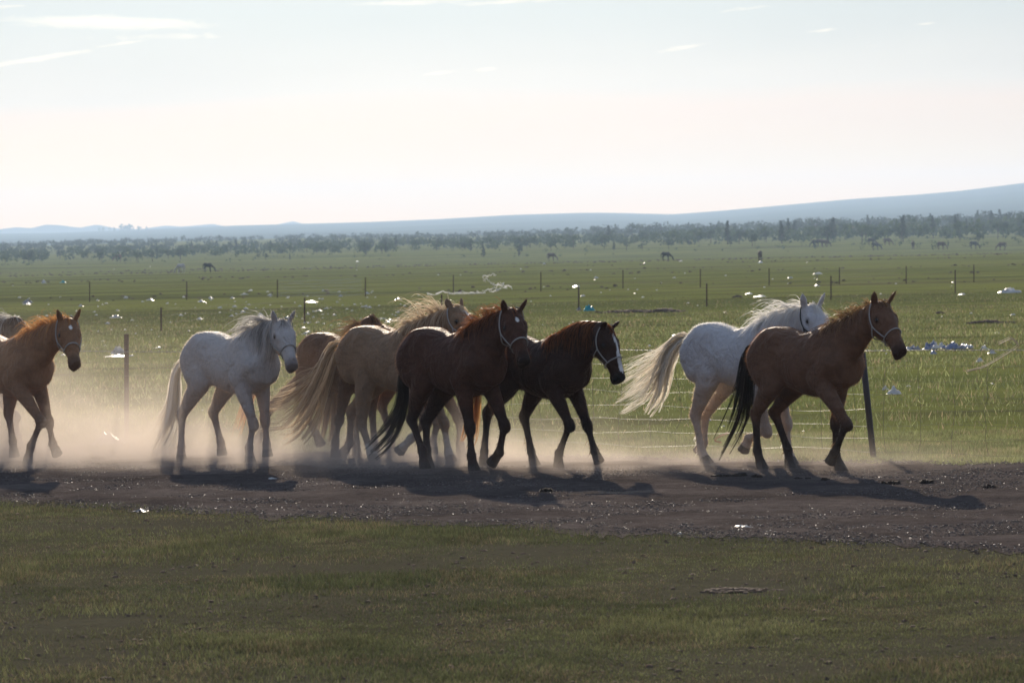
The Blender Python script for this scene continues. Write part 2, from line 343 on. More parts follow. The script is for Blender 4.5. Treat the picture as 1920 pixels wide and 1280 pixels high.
# ------------------------------------------------------------------ signed-distance modelling of the horses
class Field:
    """a smooth union of tapered limbs and lofts sampled on a grid, turned into one closed skin with surface nets"""
    def __init__(s, lo, hi, h):
        s.h = h; s.lo = np.array(lo, float); n = np.ceil((np.array(hi) - s.lo) / h).astype(int) + 1
        s.n = n; s.F = np.full(tuple(n), 1.0, np.float32)
    def _box(s, lo, hi):
        a = np.clip(np.floor((lo - s.lo) / s.h).astype(int), 0, s.n - 1); b = np.clip(np.ceil((hi - s.lo) / s.h).astype(int) + 1, 1, s.n)
        if np.any(b - a < 2): return None
        ax = [s.lo[i] + s.h * np.arange(a[i], b[i]) for i in range(3)]
        X, Y, Z = np.meshgrid(*ax, indexing='ij', sparse=False)
        return (slice(a[0], b[0]), slice(a[1], b[1]), slice(a[2], b[2])), np.stack([X, Y, Z], -1).astype(np.float32)
    def _merge(s, sl, d, k, sub=False):
        A = s.F[sl]; d = d.astype(np.float32)
        if sub:
            h = np.clip(0.5 - 0.5 * (d + A) / k, 0, 1); s.F[sl] = A * (1 - h) - d * h + k * h * (1 - h); return
        h = np.clip(0.5 + 0.5 * (d - A) / k, 0, 1)
        s.F[sl] = d * (1 - h) + A * h - k * h * (1 - h)
    @staticmethod
    def _seg(P, a, b, ra, rb, side, sf):
        ab = b - a; L2 = float(ab @ ab) + 1e-12
        q = P - a; t = np.clip((q @ ab) / L2, 0, 1); q = q - t[..., None] * ab
        r = ra + (rb - ra) * t
        n2 = (q ** 2).sum(-1)
        if side is not None:
            qs = q @ side; n2 = n2 - qs ** 2 + (qs / sf) ** 2
            return (np.sqrt(np.maximum(n2, 0)) - r) * min(sf, 1.0) ** 0.5
        return np.sqrt(n2) - r
    def chain(s, pts, rad, k=0.03, side=None, sf=1.0, sub=3, cut=None, neg=False):
        pts = np.array(pts, float); rad = np.array(rad, float)
        sfs = np.broadcast_to(np.array(sf, float), (len(pts),))
        if len(pts) > 2 and sub > 1: pts, rad, sfs = spline(pts, sub), spline(rad[:, None], sub)[:, 0], spline(sfs[:, None].copy(), sub)[:, 0]
        m = rad.max() + k + 0.03
        bx = s._box(pts.min(0) - m, pts.max(0) + m)
        if bx is None: return
        sl, P = bx; d = None
        sd = np.array(side, np.float32) if side is not None else None
        for i in range(len(pts) - 1):
            e = s._seg(P, pts[i].astype(np.float32), pts[i + 1].astype(np.float32), rad[i], rad[i + 1], sd, 0.5 * (sfs[i] + sfs[i + 1]))
            d = e if d is None else np.minimum(d, e)
        if cut is not None:
            p0, nrm = cut; d = np.maximum(d, ((P - np.array(p0, np.float32)) @ np.array(nrm, np.float32)))
        s._merge(sl, d, k, neg)
    def loft(s, o, ax, upv, side, st, k=0.04, low=1.0):
        """st rows: (along, centre along upv, half height, half width); low narrows the lower half"""
        st = np.array(st, float); o = np.array(o, float)
        ts = np.linspace(st[0, 0], st[-1, 0], 160)
        fine = np.stack([np.interp(ts, *hermite(st[:, 0], st[:, j])) for j in (1, 2, 3)], -1)
        R_ = max(st[:, 2].max(), st[:, 3].max()) + abs(st[:, 1]).max() + 0.05
        c = [o + ax * st[0, 0], o + ax * st[-1, 0]]; c = np.array(c)
        bx = s._box(c.min(0) - R_, c.max(0) + R_)
        if bx is None: return
        sl, P = bx; q = P - o.astype(np.float32)
        a = q @ ax.astype(np.float32); u = q @ upv.astype(np.float32); w = q @ side.astype(np.float32)
        zc = np.interp(a, ts, fine[:, 0]); hh = np.maximum(np.interp(a, ts, fine[:, 1]), 0.004); hw = np.maximum(np.interp(a, ts, fine[:, 2]), 0.004)
        du = (u - zc); ww = hw * np.where(du < 0, 1 + (low - 1) * np.clip(-du / hh, 0, 1), 1.0)
        d = (np.sqrt((du / hh) ** 2 + (w / ww) ** 2) - 1) * np.minimum(hh, ww)
        d = np.maximum(d, np.maximum(st[0, 0] - a, a - st[-1, 0]))
        s._merge(sl, d, k)
    def mesh(s):
        F = s.F; inside = F < 0; nx, ny, nz = F.shape
        cs = [inside[i:nx - 1 + i, j:ny - 1 + j, l:nz - 1 + l] for i in (0, 1) for j in (0, 1) for l in (0, 1)]
        cnt = sum(c.astype(np.int8) for c in cs); act = (cnt > 0) & (cnt < 8)
        I = np.argwhere(act); idx = -np.ones(act.shape, np.int32); idx[act] = np.arange(len(I))
        acc = np.zeros((len(I), 3)); n = np.zeros(len(I))
        corners = [(i, j, l) for i in (0, 1) for j in (0, 1) for l in (0, 1)]
        val = {c: F[I[:, 0] + c[0], I[:, 1] + c[1], I[:, 2] + c[2]] for c in corners}
        for c in corners:
            for ax in range(3):
                if c[ax] == 0:
                    c2 = list(c); c2[ax] = 1; c2 = tuple(c2); a, b = val[c], val[c2]
                    m = (a < 0) != (b < 0); t = np.where(m, a / np.where(m, a - b, 1), 0)
                    p = np.array(c, float)[None, :].repeat(len(I), 0); p[:, ax] += t
                    acc[m] += p[m]; n[m] += 1
        V = s.lo + s.h * (I + acc / n[:, None])
        Q = []
        for ax in range(3):
            o1, o2 = [(1, 2), (2, 0), (0, 1)][ax]
            a = [slice(1, -1)] * 3; a[ax] = slice(0, -1); b = list(a); b[ax] = slice(1, None)
            A = inside[tuple(a)]; B = inside[tuple(b)]
            for sign in (True, False):
                E = np.argwhere((A != B) & (A == sign)); off = np.ones(3, int); off[ax] = 0; E = E + off
                d1 = np.zeros(3, int); d1[o1] = 1; d2 = np.zeros(3, int); d2[o2] = 1
                g = lambda e: idx[e[:, 0], e[:, 1], e[:, 2]]
                q = np.stack([g(E - d1 - d2), g(E - d2), g(E), g(E - d1)], -1)
                Q.append(q if sign else q[:, ::-1])
        Q = np.concatenate(Q); Q = Q[(Q >= 0).all(1)]
        return V, Q
def hermite(x, y, n=14):
    """smooth resampling of a profile (monotone-ish)"""
    x = np.array(x, float); y = np.array(y, float); m = np.gradient(y, x)
    xs, ys = [], []
    for i in range(len(x) - 1):
        t = np.linspace(0, 1, n, endpoint=False); h = x[i + 1] - x[i]
        xs.append(x[i] + t * h)
        ys.append((2 * t**3 - 3 * t**2 + 1) * y[i] + (t**3 - 2 * t**2 + t) * h * m[i] + (-2 * t**3 + 3 * t**2) * y[i + 1] + (t**3 - t**2) * h * m[i + 1])
    return np.concatenate(xs + [x[-1:]]), np.concatenate(ys + [y[-1:]])
def spline(P, sub):
    P = np.array(P, float); Q = np.vstack([2 * P[0] - P[1], P, 2 * P[-1] - P[-2]]); out = []
    for i in range(1, len(Q) - 2):
        for t in np.linspace(0, 1, sub, endpoint=False):
            a, b, c, d = Q[i - 1], Q[i], Q[i + 1], Q[i + 2]
            out.append(0.5 * (2 * b + (c - a) * t + (2 * a - 5 * b + 4 * c - d) * t * t + (3 * b - a - 3 * c + d) * t ** 3))
    out.append(P[-1]); return np.array(out)
def unit(v): v = np.array(v, float); return v / (np.linalg.norm(v) + 1e-12)

def mat_coat(name, rough=0.62, sheen=0.08, tint=(1, 0.8, 0.6), patch=1.0):
    m, t, out = material(name)
    a = t.nodes.new('ShaderNodeVertexColor'); a.layer_name = 'coat'
    o = objco(t); n1 = noise(t, mapping(t, o, (4, 4, 7)), 1.3, 5, 0.65, 0.8); n2 = noise(t, mapping(t, o, (60, 60, 22)), 1.0, 3, 0.7)
    f = math_n(t, 'MULTIPLY_ADD', n1, 1.3 * patch, 1.0 - 0.65 * patch); g = math_n(t, 'MULTIPLY_ADD', n2, 0.45, 0.78)
    c = mix_c(t, 1.0, a.outputs[0], math_n(t, 'MULTIPLY', f, g), 'MULTIPLY')
    b = pbsdf(t, out, Base_Color=c, Roughness=rough, Specular_IOR_Level=0.12, Sheen_Weight=sheen, Sheen_Roughness=0.35, Sheen_Tint=tint)
    n3 = noise(t, mapping(t, o, (7, 7, 5)), 1.0, 3, 0.55, 0.6); n4 = noise(t, mapping(t, o, (26, 26, 8)), 1.0, 2, 0.5)       # muscle and ribs under the skin, lie of the hair
    hsum = math_n(t, 'ADD', math_n(t, 'MULTIPLY', n3, 0.075), math_n(t, 'ADD', math_n(t, 'MULTIPLY', n4, 0.010), math_n(t, 'MULTIPLY', n2, 0.004)))
    t.links.new(bump(t, hsum, 0.9, 1.0), b.inputs['Normal'])
    return m
def mat_hair(name, ca, cb, trans=0.45, rough=0.45, thin=0.30):
    m, t, out = material(name)
    at = t.nodes.new('ShaderNodeVertexColor'); at.layer_name = 'coat'
    c = mix_c(t, at.outputs[0], ca, cb)
    p = pbsdf(t, None, Base_Color=c, Roughness=rough, Specular_IOR_Level=0.4)
    tr = t.nodes.new('ShaderNodeBsdfTranslucent'); t.links.new(c, tr.inputs[0])
    mx = t.nodes.new('ShaderNodeMixShader'); mx.inputs[0].default_value = trans
    t.links.new(p.outputs[0], mx.inputs[1]); t.links.new(tr.outputs[0], mx.inputs[2])
    tp = t.nodes.new('ShaderNodeBsdfTransparent'); m2 = t.nodes.new('ShaderNodeMixShader'); m2.inputs[0].default_value = thin     # fine hair lets part of the light slip past
    t.links.new(mx.outputs[0], m2.inputs[1]); t.links.new(tp.outputs[0], m2.inputs[2]); t.links.new(m2.outputs[0], out.inputs[0])
    return m
def simple_mat(name, col, rough=0.6, spec=0.4, metal=0.0, var=0.25, scale=12.0):
    m, t, out = material(name)
    n = noise(t, objco(t), scale, 4, 0.6)
    c = mix_c(t, n, tuple(v * (1 - var) for v in col), tuple(min(1, v * (1 + var)) for v in col))
    pbsdf(t, out, Base_Color=c, Roughness=rough, Specular_IOR_Level=spec, Metallic=metal); return m
M_EYE = simple_mat('horse_eye', (0.012, 0.008, 0.006), 0.12, 0.6)
M_HALTER = {'grey': simple_mat('halter_rope_grey', (0.36, 0.35, 0.34), 0.8, 0.2), 'black': simple_mat('halter_strap_dark', (0.05, 0.045, 0.04), 0.7, 0.3)}

def unit_rows(a): return a / (np.linalg.norm(a, axis=1)[:, None] + 1e-9)
def strands(name, roots, mids, r0, seg, mat, parent, jitter=0.01):
    """tapered three-sided hairs; roots (n,3), mids list of control arrays (n,3) after the root"""
    C = np.stack([roots] + mids, 1)                      # n, c, 3
    n, c, _ = C.shape
    tt = np.linspace(0, 1, seg + 1)
    # bernstein curve through control points
    B = np.stack([math.comb(c - 1, i) * tt ** i * (1 - tt) ** (c - 1 - i) for i in range(c)], -1)
    P = np.einsum('tc,ncd->ntd', B, C)
    ph = rng.uniform(0, 6.28, (n, 1, 3)); fr = rng.uniform(3, 8, (n, 1, 1))
    P = P + np.sin(tt[None, :, None] * fr + ph) * jitter * tt[None, :, None]
    T = np.gradient(P, axis=1); T /= np.linalg.norm(T, axis=2, keepdims=True) + 1e-9
    A = np.cross(T, unit_rows(rng.normal(0, 1, (n, 3)))[:, None, :]); A /= np.linalg.norm(A, axis=2, keepdims=True) + 1e-9
    rr = (r0 if np.ndim(r0) else np.full(n, r0))[:, None] * (1 - 0.8 * tt[None, :] ** 1.5)
    Vv = np.stack([P - rr[..., None] * A, P + rr[..., None] * A], 2).reshape(-1, 3)     # flat, tapering locks
    base = (np.arange(n)[:, None] * (seg + 1) + np.arange(seg)[None, :]) * 2
    Q = np.stack([base, base + 1, base + 3, base + 2], -1).reshape(-1, 4)
    return mesh_np(name, Vv, Q, mat, parent, smooth=True, color=np.repeat(rng.uniform(0, 1, n), (seg + 1) * 2)[:, None] * np.ones(3))

def mat_fur():
    m, t, out = material('body_hair'); at = t.nodes.new('ShaderNodeVertexColor'); at.layer_name = 'coat'
    tr = t.nodes.new('ShaderNodeBsdfTranslucent'); t.links.new(at.outputs[0], tr.inputs[0]); df = t.nodes.new('ShaderNodeBsdfDiffuse'); t.links.new(at.outputs[0], df.inputs[0])
    mx = t.nodes.new('ShaderNodeMixShader'); mx.inputs[0].default_value = 0.7; t.links.new(df.outputs[0], mx.inputs[1]); t.links.new(tr.outputs[0], mx.inputs[2])
    tp = t.nodes.new('ShaderNodeBsdfTransparent'); m2 = t.nodes.new('ShaderNodeMixShader'); m2.inputs[0].default_value = 0.35
    t.links.new(mx.outputs[0], m2.inputs[1]); t.links.new(tp.outputs[0], m2.inputs[2]); t.links.new(m2.outputs[0], out.inputs[0]); return m
M_FUR = mat_fur()
HORSES = []
def build_horse(sp, label, group, register=True):
    """sp: a survey of one horse: place, heading, joints read off the photograph as image points laid on the planes of its legs"""
    a = R(sp['yaw']); f = np.array([math.cos(a), -math.sin(a), 0]); l = np.array([math.sin(a), math.cos(a), 0])
    O = on_ground(*sp['origin']); zc_s = sp.get('zs', None)
    ppm = F_PX / O[1]
    if zc_s is None:
        Pc = at_depth(sp['origin'][0] - 60, sp['croup'], O[1] + 0.2); zc_s = Pc[2] / 1.335
    s = zc_s
    sx = sp.get('sx', 1.0) * s
    def loc(w): d = np.array(w) - O; return np.array([d @ f, d @ l, d[2]])
    def PX(px, py, lat):
        d = ray(px, py); t = ((O + l * lat - CAM) @ l) / (d @ l); return loc(CAM + d * t)
    lift = sp.get('h', 0.0115)
    # head frame
    poll = PX(*sp['poll'], sp.get('polllat', 0.0))
    Wp = O + f * poll[0] + l * poll[1] + np.array([0, 0, poll[2]])
    ppm_h = F_PX / Wp[1]; L = 0.565 * s
    dzh = min((sp['muzzle'][1] - sp['poll'][1]) / ppm_h, 0.93 * L); hh_ = math.sqrt(L * L - dzh * dzh)
    cy = np.clip((sp['muzzle'][0] - sp['poll'][0] - 0.022 * (sp['muzzle'][1] - sp['poll'][1])) / ppm_h / hh_, 0.15, 0.95); hy = math.acos(cy)
    hd = np.array([math.cos(hy), -math.sin(hy), 0]); hs = np.array([math.sin(hy), math.cos(hy), 0])
    axw = unit(hd * hh_ - np.array([0, 0, dzh])); Wm = Wp + axw * L; print('head yaw', round(math.degrees(hy)))
    tl = lambda v: np.array([v @ f, v @ l, v[2]])
    ax = tl(axw); sd = tl(hs); un = unit(np.cross(sd, ax));
    if un[2] < 0: un = -un
    print(sp['name'], 'O', O.round(2), 'scale %.2f' % s, 'poll', poll.round(2), 'headL %.2f' % np.linalg.norm(Wm - Wp))
    lo = [-0.95 * s, -0.36 * s - 0.04, -0.02]; hi = [max(0.8 * s, poll[0] + 0.5, poll[0] + ax[0] * L + 0.2), 0.36 * s + 0.04, poll[2] + 0.3]
    lo[1] = min(lo[1], poll[1] + ax[1] * L - 0.16); hi[1] = max(hi[1], poll[1] + ax[1] * L + 0.16)
    hk = [PX(x, y, (-0.12 if nr else 0.12) * s) for nr, (x, y) in ((1, sp['hn'][0]), (0, sp['hf'][0]))]
    lo[0] = min(lo[0], min(q[0] for q in hk) - 0.25)
    Fd = Field(lo, hi, lift)
    X = np.array([1.0, 0, 0]); Yv = np.array([0, 1.0, 0]); Z = np.array([0, 0, 1.0])
    zz = lambda v: v * s
    bw = sp.get('bw', 1.0)
    st = [(-0.665, 1.09, 0.005, 0.005), (-0.65, 1.09, 0.10, 0.085), (-0.60, 1.085, 0.175, 0.15), (-0.50, 1.085, 0.235, 0.205), (-0.36, 1.075, 0.262, 0.235), (-0.20, 1.045, 0.268, 0.25),
          (-0.03, 1.000, 0.275, 0.262), (0.14, 0.985, 0.288, 0.255), (0.30, 1.005, 0.300, 0.225), (0.43, 1.01, 0.262, 0.195), (0.53, 1.005, 0.205, 0.165), (0.60, 1.00, 0.13, 0.115), (0.625, 1.0, 0.005, 0.005)]
    st = [(x * sx, (z - 0.004) * s, (hh + (0.004 if hh > .1 else 0)) * s, hw * s * bw * 0.97) for x, z, hh, hw in st]
    Fd.loft(np.zeros(3), X, Z, Yv, st, 0.03)
    P = lambda x, y, z: np.array([x * sx, y * s, z * s])
    # withers, croup, haunches, shoulders, breast
    Fd.chain([P(0.10, 0, 1.22), P(0.26, 0, 1.265), P(0.38, 0, 1.23)], [0.05 * s, 0.06 * s, 0.07 * s], 0.10 * s)
    for y in (-1, 1):
        Fd.chain([P(-0.36, y * 0.115, 1.19), P(-0.47, y * 0.125, 1.05), P(-0.42, y * 0.14, 0.90)], [0.135 * s, 0.15 * s, 0.13 * s], 0.05 * s)
        Fd.chain([P(-0.24, y * 0.17, 1.21), P(-0.26, y * 0.18, 1.12)], [0.065 * s, 0.07 * s], 0.06 * s)      # point of hip
        Fd.chain([P(0.24, y * 0.10, 1.20), P(0.46, y * 0.135, 1.00)], [0.075 * s, 0.085 * s], 0.05 * s)
        Fd.chain([P(0.46, y * 0.135, 0.99), P(0.28, y * 0.15, 0.86)], [0.085 * s, 0.085 * s], 0.05 * s)
        Fd.chain([P(0.54, y * 0.08, 0.99), P(0.50, y * 0.09, 0.88)], [0.075 * s, 0.07 * s], 0.04 * s)
    # neck: from deep in the shoulder to the back of the head
    nb = P(0.33, 0, 1.08); jaw0 = poll + ax * 0.05 * L - un * 0.065 * s
    nk = sp.get('neck', 1.0)
    mid = nb * 0.45 + jaw0 * 0.55 + Z * sp.get('arch', 0.02) * s
    mid[1] = mid[1] * 0.6
    q1 = nb * 0.75 + jaw0 * 0.25 + Z * 0.01
    sdn = unit(Yv * 0.7 + sd * 0.3)
    Fd.chain([nb, q1, mid, jaw0], np.array([0.245, 0.225, 0.170, 0.112]) * s * nk, 0.05 * s, side=Yv, sf=[0.70, 0.60, 0.58, 0.72], sub=5)
    # head
    hd_st = [(-0.10, -0.07, 0.004, 0.004), (-0.07, -0.06, 0.06, 0.055), (0.0, -0.045, 0.098, 0.088), (0.14, -0.048, 0.120, 0.098), (0.27, -0.058, 0.134, 0.102), (0.38, -0.052, 0.126, 0.092),
             (0.50, -0.034, 0.098, 0.072), (0.64, -0.022, 0.076, 0.058), (0.78, -0.020, 0.066, 0.052), (0.89, -0.026, 0.064, 0.056), (0.97, -0.034, 0.048, 0.045), (1.0, -0.036, 0.004, 0.004)]
    hd_st = [(t_ * L, c_ * s * 1.05, h_ * s * (1.11 + 0.14 * max(0, min(1, t_))), w_ * s * 1.17) for t_, c_, h_, w_ in hd_st]
    Fd.loft(poll, ax, un, sd, hd_st, 0.035 * s, low=0.62)
    H = lambda t_, u_, w_: poll + ax * t_ * L + un * u_ * s + sd * w_ * s
    for y in (-1, 1):
        Fd.chain([H(0.25, 0.034, y * 0.086), H(0.36, 0.026, y * 0.082)], [0.026 * s, 0.022 * s], 0.02 * s)      # brow
        Fd.chain([H(0.20, -0.08, y * 0.055), H(0.34, -0.10, y * 0.058)], [0.055 * s, 0.050 * s], 0.03 * s)      # jowl
        Fd.chain([H(0.88, -0.005, y * 0.040), H(0.93, -0.015, y * 0.040)], [0.022 * s, 0.018 * s], 0.015 * s)   # nostril rim
        Fd.chain([H(0.91, -0.006, y * 0.062), H(0.93, -0.016, y * 0.060)], [0.012 * s, 0.010 * s], 0.008 * s, neg=True)
        # ears
        el_ = sp.get('ear', 0.0)
        ed = unit(-ax * (0.35 - el_) + un * 0.90 + sd * y * 0.30)
        if sp.get('earback'): ed = unit(-ax * 0.9 + un * 0.6 + sd * y * 0.25)
        e0 = H(0.010, 0.040, y * 0.076); ee = [e0, e0 + ed * 0.05 * s, e0 + ed * 0.10 * s * sp.get('earlen', 1.0), e0 + ed * 0.145 * s * sp.get('earlen', 1.0)]
        thin = unit(ax * 0.8 + sd * y * 0.5 - ed * ((ax * 0.8 + sd * y * 0.5) @ ed))
        if not sp.get('noears'): Fd.chain(ee, np.array([0.030, 0.036, 0.026, 0.006]) * s, 0.012 * s, side=thin, sf=0.55)
        if not sp.get('noears'): Fd.chain([e0 + ed * 0.03 * s + thin * 0.024 * s, e0 + ed * 0.105 * s + thin * 0.016 * s], np.array([0.016, 0.008]) * s, 0.008 * s, neg=True)
    Fd.chain([H(0.86, -0.088, 0), H(0.93, -0.085, 0)], [0.026 * s, 0.024 * s], 0.02 * s)       # chin
    # legs ------------------------------------------------
    joints = []
    def planted(p): return p[2] < 0.045
    hoofs = []
    def hoof(Ft, Hb, rs):
        Hb = Hb.copy(); u = unit(Hb - Ft)
        if planted(Hb):
            Hb[2] = 0.003; Ft = Ft + Z * (0 if Ft[2] > 0.09 else 0.02)
            cor = Hb * 0.6 + (Hb + (Ft - Hb) * 1.0) * 0.4; cor = Hb + unit(Ft - Hb) * 0.075 * s
            Fd.chain([cor, Hb + X * 0.012 - Z * 0.01], [0.048 * s, 0.066 * s], 0.008 * s, cut=(Hb, -Z))
        else:
            cor = Hb - u * 0.07 * s
            Fd.chain([cor, Hb + u * 0.01], [0.047 * s, 0.062 * s], 0.008 * s, cut=(Hb, u))
        Fd.chain([Ft, cor], [0.034 * s * rs, 0.033 * s * rs], 0.02 * s)
        hoofs.append((cor, Hb)); return cor, Hb
    lw = sp.get('lw', 1.18)
    for key, lat in (('hn', -0.115), ('hf', 0.115)):
        (k1, k2, k3) = [PX(x, y, lat * s) for x, y in sp[key]]
        for q in (k1, k2, k3): q[2] = max(q[2], 0.0)
        sti = P(-0.25, np.sign(lat) * 0.165, 0.86); sti[0] += 0.25 * (k1[0] + 0.5 * s); sti[0] = min(max(sti[0], -0.42 * s), -0.05 * s)
        hip = P(-0.40, np.sign(lat) * 0.12, 1.08)
        gas = sti * 0.5 + k1 * 0.5
        Fd.chain([hip, sti, gas, k1], np.array([0.16, 0.125, 0.076 * lw, 0.044 * lw]) * s, 0.04 * s, side=Yv, sf=[0.8, 0.8, 0.82, 0.8])
        back = unit(np.cross(Yv, unit(k2 - k1)));
        back = back if back[0] < 0 else -back
        Fd.chain([gas * 0.5 + k1 * 0.5 + back * 0.045 * s, k1 + back * 0.040 * s - unit(k2 - k1) * 0.03 * s, k1 + back * 0.022 * s + unit(k2 - k1) * 0.05 * s], np.array([0.014, 0.024, 0.022]) * s, 0.025 * s)  # hamstring, point of hock
        cm_ = k1 * 0.35 + k2 * 0.65
        Fd.chain([k1, k1 * 0.72 + k2 * 0.28, cm_, k2], np.array([0.046, 0.034, 0.030, 0.037]) * s * lw, 0.02 * s, side=Yv, sf=0.85)
        hoof(k2, k3, lw); joints.append((key, k1, k2, k3))
        print('   ', key, 'gaskin %.2f cannon %.2f pastern %.2f' % tuple(np.linalg.norm(v) / s for v in (sti - k1, k1 - k2, k2 - k3)), 'hoof z %.2f' % k3[2])
    for key, lat in (('fn', -0.12), ('ff', 0.12)):
        (k1, k2, k3) = [PX(x, y, lat * s) for x, y in sp[key]]
        for q in (k1, k2, k3): q[2] = max(q[2], 0.0)
        elb = P(0.29, np.sign(lat) * 0.145, 0.84); elb[0] += 0.12 * (k1[0] - 0.35 * s)
        fm = elb * 0.55 + k1 * 0.45
        Fd.chain([P(0.34, np.sign(lat) * 0.13, 0.98), elb, fm, k1 + (elb - k1) * 0.12, k1], np.array([0.11, 0.098, 0.064 * lw, 0.042 * lw, 0.044 * lw]) * s, 0.04 * s, side=Yv, sf=0.85)
        Fd.chain([k1 + unit(elb - k1) * 0.02 * s, k1 - unit(elb - k1) * 0.03 * s], np.array([0.046, 0.042]) * s * lw, 0.015 * s)
        Fd.chain([k1, k1 * 0.7 + k2 * 0.3, k1 * 0.35 + k2 * 0.65, k2], np.array([0.040, 0.029, 0.028, 0.037]) * s * lw, 0.02 * s, side=Yv, sf=0.9)
        back = unit(np.cross(Yv, unit(k2 - k1))); back = back if back[0] < 0 else -back
        Fd.chain([k2 + back * 0.018 * s, k2 + back * 0.02 * s + unit(k3 - k2) * 0.02 * s], [0.026 * s, 0.022 * s], 0.02 * s)
        hoof(k2, k3, lw); joints.append((key, k1, k2, k3))
        print('   ', key, 'forearm %.2f cannon %.2f pastern %.2f' % tuple(np.linalg.norm(v) / s for v in (elb - k1, k1 - k2, k2 - k3)), 'hoof z %.2f' % k3[2])
    # dock of the tail
    tl_pts = [PX(x, y, sp.get('taillat', 0.0)) for x, y in sp['tail']]
    dock = P(-0.60, 0, 1.17)
    Fd.chain([P(-0.52, 0, 1.22), dock, dock * 0.6 + tl_pts[0] * 0.4], [0.06 * s, 0.042 * s, 0.03 * s], 0.04 * s)
    V, Q = Fd.mesh()
    # drop loose specks: keep it simple, light smoothing of the staircase
    # ---- coat colours (what the hair itself is coloured)
    c = sp['coat']; base = np.array(c['base'], float); col = np.repeat(base[None], len(V), 0)
    z = V[:, 2] / s
    blot = hash_noise(V[:, 0] * 3 + V[:, 1] * 4, V[:, 2] * 3, 2.0, 11)
    if 'belly' in c:
        w = smooth(0.95, 0.72, z)[:, None] * (z > 0.6)[:, None] * 0.8; col = col * (1 - w) + np.array(c['belly']) * w
    if 'legs' in c:
        w = smooth(c.get('legz', 0.62), c.get('legz', 0.62) - 0.22, z + (blot - .5) * .1)[:, None]; col = col * (1 - w) + np.array(c['legs']) * w
    for key, zt in c.get('socks', []):
        jj = [j for j in joints if j[0] == key][0]; k1, k2, k3 = jj[1:]
        pa = V - k2; ab = k1 - k2; tt = np.clip(pa @ ab / (ab @ ab), -0.2, 1.2); dd = np.linalg.norm(pa - tt[:, None] * ab, axis=1)
        ab2 = k3 - k2; t2 = np.clip(pa @ ab2 / (ab2 @ ab2), 0, 1.3); d2 = np.linalg.norm(pa - t2[:, None] * ab2, axis=1)
        w = (np.maximum(smooth(0.10, 0.075, dd) * smooth(zt + .06, zt - .04, tt + (blot - .5) * .15), smooth(0.11, 0.09, d2)))[:, None]
        col = col * (1 - w) + np.array(c.get('sockc', (0.55, 0.50, 0.44))) * w
    for cor, Hb in hoofs:
        axh = unit(Hb - cor); tt = (V - cor) @ axh; rr = np.linalg.norm(V - cor - tt[:, None] * axh, axis=1)
        w = ((tt > -0.002) & (tt < 0.14 * s) & (rr < 0.08 * s))[:, None]; col = np.where(w, np.array(c.get('hoof', (0.07, 0.058, 0.048)))[None], col)
    # head markings
    q = V - poll; ta = q @ ax / L; uu = q @ un / s; ww = q @ sd / s; onhead = (ta > -0.12) & (np.abs(ww) < 0.16) & (uu > -0.26)
    if 'muzzle' in c:
        w = (smooth(0.70, 0.95, ta) * onhead)[:, None]; col = col * (1 - w) + np.array(c['muzzle']) * w
    if c.get('mark') == 'star':
        w = ((np.abs(ta - 0.24) / 0.065 + np.abs(ww) / 0.022 < 1) & (uu > 0.0) & onhead)[:, None]; col = np.where(w, np.array([[0.75, 0.73, 0.70]]), col)
    if c.get('mark') == 'blaze':
        wd = np.interp(ta, [0.12, 0.2, 0.42, 0.6, 0.8, 0.86], [0.006, 0.014, 0.014, 0.026, 0.028, 0.004])
        w = ((ta > 0.12) & (ta < 0.86) & (np.abs(ww + 0.004) < wd) & (uu > -0.01) & onhead)[:, None]; col = np.where(w, np.array([[0.72, 0.70, 0.68]]), col)
    # ear insides / eye rims slightly dark
    for y in (-1, 1):
        e = H(0.30, 0.010, y * 0.102); w = smooth(0.045 * s, 0.022 * s, np.linalg.norm(V - e, axis=1))[:, None] * 0.75
        col = col * (1 - w) + base * 0.35 * w
    root = empty(sp['name'], O, -a)
    tag(root, label, 'horse', group)
    body = mesh_np('body', V, Q, sp['mat'], root, smooth=True, color=np.clip(col, 0, 1))
    md = body.modifiers.new('smooth', 'SMOOTH'); md.factor = 0.5; md.iterations = 2
    # eyes
    for y in (-1, 1):
        e = H(0.30, 0.010, y * 0.101); rr = 0.020 * s
        th = np.linspace(0, math.pi, 7); ph = np.linspace(0, 2 * math.pi, 10, endpoint=False)
        Vv = np.array([[math.sin(t_) * math.cos(p_), math.sin(t_) * math.sin(p_), math.cos(t_)] for t_ in th for p_ in ph]) * rr + e
        Qq = np.array([[i * 10 + j, (i + 1) * 10 + j, (i + 1) * 10 + (j + 1) % 10, i * 10 + (j + 1) % 10] for i in range(6) for j in range(10)])
        if not sp.get('noeye'): mesh_np('eye', Vv, Qq, M_EYE, root, smooth=True)
    # halter
    if sp.get('halter'):
        ps, rs = [], []
        def ring(t_, grow=1.06, tilt=0.0):
            c_, h_, w_ = [np.interp(t_ * L, [q_[0] for q_ in hd_st], [q_[k] for q_ in hd_st]) for k in (1, 2, 3)]
            an = np.linspace(0, 2 * math.pi, 25); P_ = []
            for x in an:
                lowf = 0.70 if math.sin(x) < 0 else 1.0
                P_.append(poll + ax * (t_ * L + tilt * math.sin(x)) + un * (c_ + (h_ * grow + 0.004) * math.sin(x)) + sd * ((w_ * grow + 0.005) * math.cos(x) * (lowf if math.sin(x) < -0.3 else 1)))
            return np.array(P_)
        rg = ring(0.60, 1.05, -0.015); ps.append(rg); rs.append(0.0075 * s)
        for y in (-1, 1):
            ps.append(spline(np.array([H(0.60, -0.030, y * 0.078), H(0.45, -0.055, y * 0.105), H(0.30, -0.06, y * 0.128), H(0.12, -0.03, y * 0.122), H(-0.01, 0.035, y * 0.100), H(-0.04, 0.068, y * 0.03)]), 4)); rs.append(0.0065 * s)
